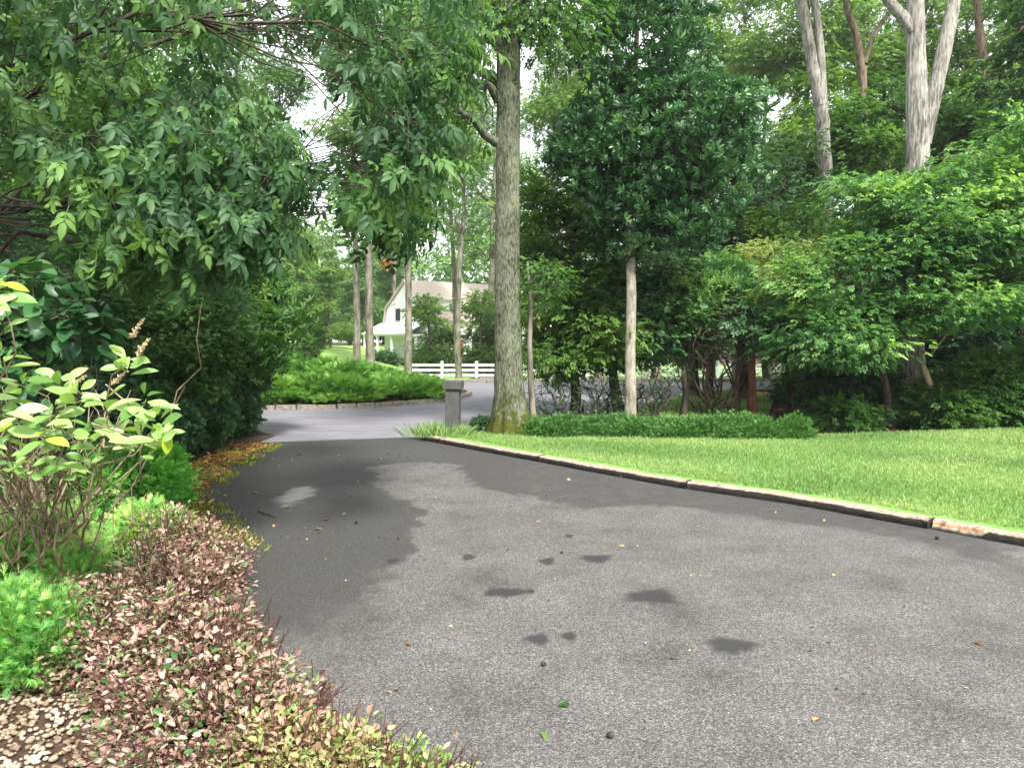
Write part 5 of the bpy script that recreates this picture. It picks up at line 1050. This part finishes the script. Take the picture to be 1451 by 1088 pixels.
# ================================================================== HOUSE, FENCE, SHRUBS BY THE HOUSE
def house():
    o = at(566, 500, 70); z0 = float(gz(o[0], 70)) - .02; A = R(38); c_, s_ = math.cos(A), math.sin(A)
    O = np.array([o[0] + .55, 70., z0])
    def W(p): p = np.asarray(p, float).reshape(-1, 3); return np.stack([O[0] + p[:, 0] * c_ - p[:, 1] * s_, O[1] + p[:, 0] * s_ + p[:, 1] * c_, O[2] + p[:, 2]], 1)
    t = thing('white_house', 'white clapboard house with steep tan roof and columned porch beyond the fence', 'house', O)
    def bx(g, c, s, top=None): q = Geo(); box(q, c, s, 0, top=top); g.add(W(q.V[0]), q.F)
    def prism(g, prof, x0, x1):
        n = len(prof); V = [(x, p[0], p[1]) for x in (x0, x1) for p in prof]; g.add(W(V), [np.array([(i, (i + 1) % n, n + (i + 1) % n, n + i) for i in range(n)]), np.array([list(range(n))[::-1]]), np.array([[n + i for i in range(n)]])])
    H = 7.25; L = 9.4
    prof = [(-3.6, 0), (3.9, 0), (3.9, 3.0), (3.3, 4.9), (0, H - .12), (-3.6, 3.9)]
    g = Geo(); prism(g, prof, 0, L); link_mesh('wall', g, SIDING_M, t)
    g = Geo()
    for a, b in (((-4.1, 3.62), (0, H)), ((0, H), (3.42, 4.95)), ((3.42, 4.95), (4.15, 2.85))):
        prism(g, [a, b, (b[0], b[1] + .16), (a[0], a[1] + .16)], -.18, L + .2)
    roof = link_mesh('roof', g, ROOF_M, t)
    # gable end windows
    for y, z, w, h in ((-.6, 4.3, .8, 1.1), (1.2, 4.3, .8, 1.1), (-1.6, 1.5, .9, 1.3)):
        g = Geo(); bx(g, (-.02, y, z), (.08, w + .24, h + .24)); f = link_mesh('window', g, WHITE_M, t); g = Geo(); bx(g, (-.075, y, z), (.04, w, h)); link_mesh('pane', g, GLASS_M, f)
    # front windows and door
    for x, z, w, h in ((1.6, 1.6, .9, 1.4), (5.3, 1.6, 1.0, 1.5), (7.2, 1.6, 1.0, 1.5)):
        g = Geo(); bx(g, (x, -3.62, z), (w + .24, .08, h + .24)); f = link_mesh('window', g, WHITE_M, t); g = Geo(); bx(g, (x, -3.675, z), (w, .04, h)); link_mesh('pane', g, GLASS_M, f)
    g = Geo(); bx(g, (3.4, -3.64, 1.05), (.95, .09, 2.1)); d = link_mesh('door', g, DOOR_M, t)
    # two dormers
    for x in (2.2, 6.2):
        g = Geo(); prism(g, [(-3.2, 4.0), (-1.2, 4.0), (-1.2, 5.9), (-3.2, 5.5)], x, x + 1.9); f = link_mesh('dormer', g, SIDING_M, t)
        g = Geo(); prism(g, [(-3.4, 5.45), (-1.0, 5.95), (-1.0, 6.07), (-3.4, 5.57)], x - .12, x + 2.02); link_mesh('dormer_roof', g, ROOF_M, f)
        g = Geo(); bx(g, (x + .95, -3.23, 4.7), (.9, .06, 1.0)); link_mesh('pane', g, GLASS_M, f)
    # side porch at the left gable
    g = Geo(); prism(g, [(-3.4, 2.35), (4.6, 2.35), (4.6, 2.5), (-3.4, 2.5)], -1.9, 0)
    V = np.array([(-2.0, -3.5, 2.5), (-2.0, 4.7, 2.5), (0, 4.7, 3.5), (0, -3.5, 3.5), (-2.0, -3.5, 2.58), (-2.0, 4.7, 2.58), (0, 4.7, 3.58), (0, -3.5, 3.58)]); g.add(W(V), [np.array([[0, 3, 2, 1], [4, 5, 6, 7], [0, 1, 5, 4], [1, 2, 6, 5], [2, 3, 7, 6], [3, 0, 4, 7]])]); link_mesh('porch_roof', g, WHITE_M, t)
    for k, (x, y) in enumerate(((-1.8, -3.3), (-1.8, -.7), (-1.8, 1.9), (-1.8, 4.4), (-.9, -3.3))):
        g = Geo(); bx(g, (x, y, 1.2), (.2, .2, 2.3)); link_mesh('porch_column', g, WHITE_M, t)
    g = Geo(); bx(g, (-1.0, .5, .1), (2.0, 8.2, .2)); link_mesh('porch_floor', g, PATH_M, t)
    # lower right wing
    g = Geo(); prism(g, [(-5.2, 0), (3, 0), (3, 2.8), (-1.1, 5.7), (-5.2, 2.8)], L + .02, L + 7); wing = link_mesh('wing', g, SIDING_M, t)
    g = Geo()
    for a, b in (((-5.5, 2.6), (-1.1, 5.75)), ((-1.1, 5.75), (3.3, 2.6))): prism(g, [a, b, (b[0], b[1] + .15), (a[0], a[1] + .15)], L + .22, L + 7.2)
    link_mesh('wing_roof', g, ROOF_M, wing)
    for x in (L + 1.6, L + 4.2): g = Geo(); bx(g, (x, -5.24, 1.6), (1.0, .07, 1.5)); link_mesh('pane', g, GLASS_M, wing)
house()

def fence():
    pts = np.array([(x, 48.5 + .02 * abs(x)) for x in np.linspace(-6.6, 17.4, 12)]); z = gz(pts[:, 0], pts[:, 1])
    t = thing('white_fence', 'low white post and rail fence across the road', 'fence', (pts[0, 0], pts[0, 1], z[0]))
    for p, zz in zip(pts, z): g = Geo(); box(g, (p[0], p[1], zz + .55), (.16, .16, 1.15)); box(g, (p[0], p[1], zz + 1.155), (.21, .21, .06), top=.6); link_mesh('post', g, WHITE_M, t)
    for i in range(len(pts) - 1):
        g = Geo(); a, b = pts[i], pts[i + 1]; m = (a + b) / 2; L = np.hypot(*(b - a)) - .17; rz = math.atan2(b[1] - a[1], b[0] - a[0])
        for h in (.3, .62, .94): box(g, (m[0], m[1], (z[i] + z[i + 1]) / 2 + h), (L, .05, .15), rz)
        link_mesh('rail', g, WHITE_M, t)
fence()
for px, Y, rad, lab in [(552, 64, .8, 'clipped round bush by the left porch of the white house'), (538, 63, .7, 'round bush left of the house porch'), (625, 62, .9, 'flower bed bush in front of the house door'), (600, 58, .6, 'low bush beside the tall slim trunk'), (655, 60, .8, 'bush below the right house windows'), (700, 58, 1.0, 'bush at the end of the path to the house')]:
    x = (px - CX) / F * Y; z = float(gz(x, Y)); shrub('garden_bush', lab, 'bush', (x, Y, z), [(x, Y, z + rad * .55, rad, rad, rad * .65)], 60, 22, .25, .2, SPRIG, G_MID, group='bushes by the white house', nst=4, rst=.02, twf=0)
# small bunch of dead leaves hanging over the lane
def dead_bunch():
    r = np.random.default_rng(5); c = at(546, 371, 26); n = 26; g = Geo(); P = c + r.normal(0, .1, (n, 3)); scatter(g, P, r.normal(0, 1, (n, 3)) + [0, 0, -1], rdir(n, r), r.uniform(.12, .2, n), LEAF, np.clip(r.normal(.5, .15, n), 0, 1)); o = link_mesh('dead_leaf_bunch', g, G_LITTER); tag(o, 'small hanging bunch of rust brown dead leaves above the island', 'dead leaves')
dead_bunch()

def haze():
    m, nt, out = new_mat('haze_air'); v = N(nt, 'ShaderNodeVolumePrincipled'); v.inputs['Color'].default_value = (.93, .97, 1, 1); v.inputs['Density'].default_value = .0006; v.inputs['Anisotropy'].default_value = .3
    nt.links.new(v.outputs[0], out.inputs['Volume'])
    g = Geo(); box(g, (0, 60, 14), (310, 250, 34)); o = link_mesh('haze', g, m); o['kind'] = 'stuff'; o['label'] = 'pale damp summer haze softening the far trees'; o['category'] = 'haze'
haze()

# ================================================================== LIGHT
w = bpy.data.worlds.new('World'); SC.world = w; w.use_nodes = True; nt = w.node_tree; nt.nodes.clear()
sky = nt.nodes.new('ShaderNodeTexSky'); sky.sky_type = 'NISHITA'; sky.sun_disc = False; SE, SA = R(50), R(158)
sky.sun_elevation = SE; sky.sun_rotation = SA; sky.dust_density = 5; sky.air_density = 1.2
mx = nt.nodes.new('ShaderNodeMix'); mx.data_type = 'RGBA'; mx.inputs[0].default_value = .72; mx.inputs[7].default_value = (9.2, 9.3, 9.6, 1)
bg = nt.nodes.new('ShaderNodeBackground'); bg.inputs[1].default_value = .10; out = nt.nodes.new('ShaderNodeOutputWorld')
nt.links.new(sky.outputs[0], mx.inputs[6]); nt.links.new(mx.outputs[2], bg.inputs[0]); nt.links.new(bg.outputs[0], out.inputs[0])
sd = bpy.data.lights.new('sun', 'SUN'); sd.energy = 3.6; sd.angle = R(9); sd.color = (1, .97, .91); so = bpy.data.objects.new('sun', sd); COL.objects.link(so)
# direction towards the sun: azimuth SA clockwise from +Y
from mathutils import Vector
dv = Vector((math.sin(SA) * math.cos(SE), math.cos(SA) * math.cos(SE), math.sin(SE))); so.rotation_euler = dv.to_track_quat('Z', 'Y').to_euler(); so.location = dv * 60

SC.view_settings.view_transform = 'Standard'; SC.view_settings.look = 'None'; SC.view_settings.gamma = 1; SC.view_settings.exposure = 1.4
SC.render.engine = 'CYCLES'; cy = SC.cycles; cy.max_bounces = 8; cy.diffuse_bounces = 4; cy.glossy_bounces = 2; cy.transmission_bounces = 4; cy.use_denoising = True; cy.sample_clamp_indirect = 4.0; cy.caustics_reflective = False; cy.caustics_refractive = False
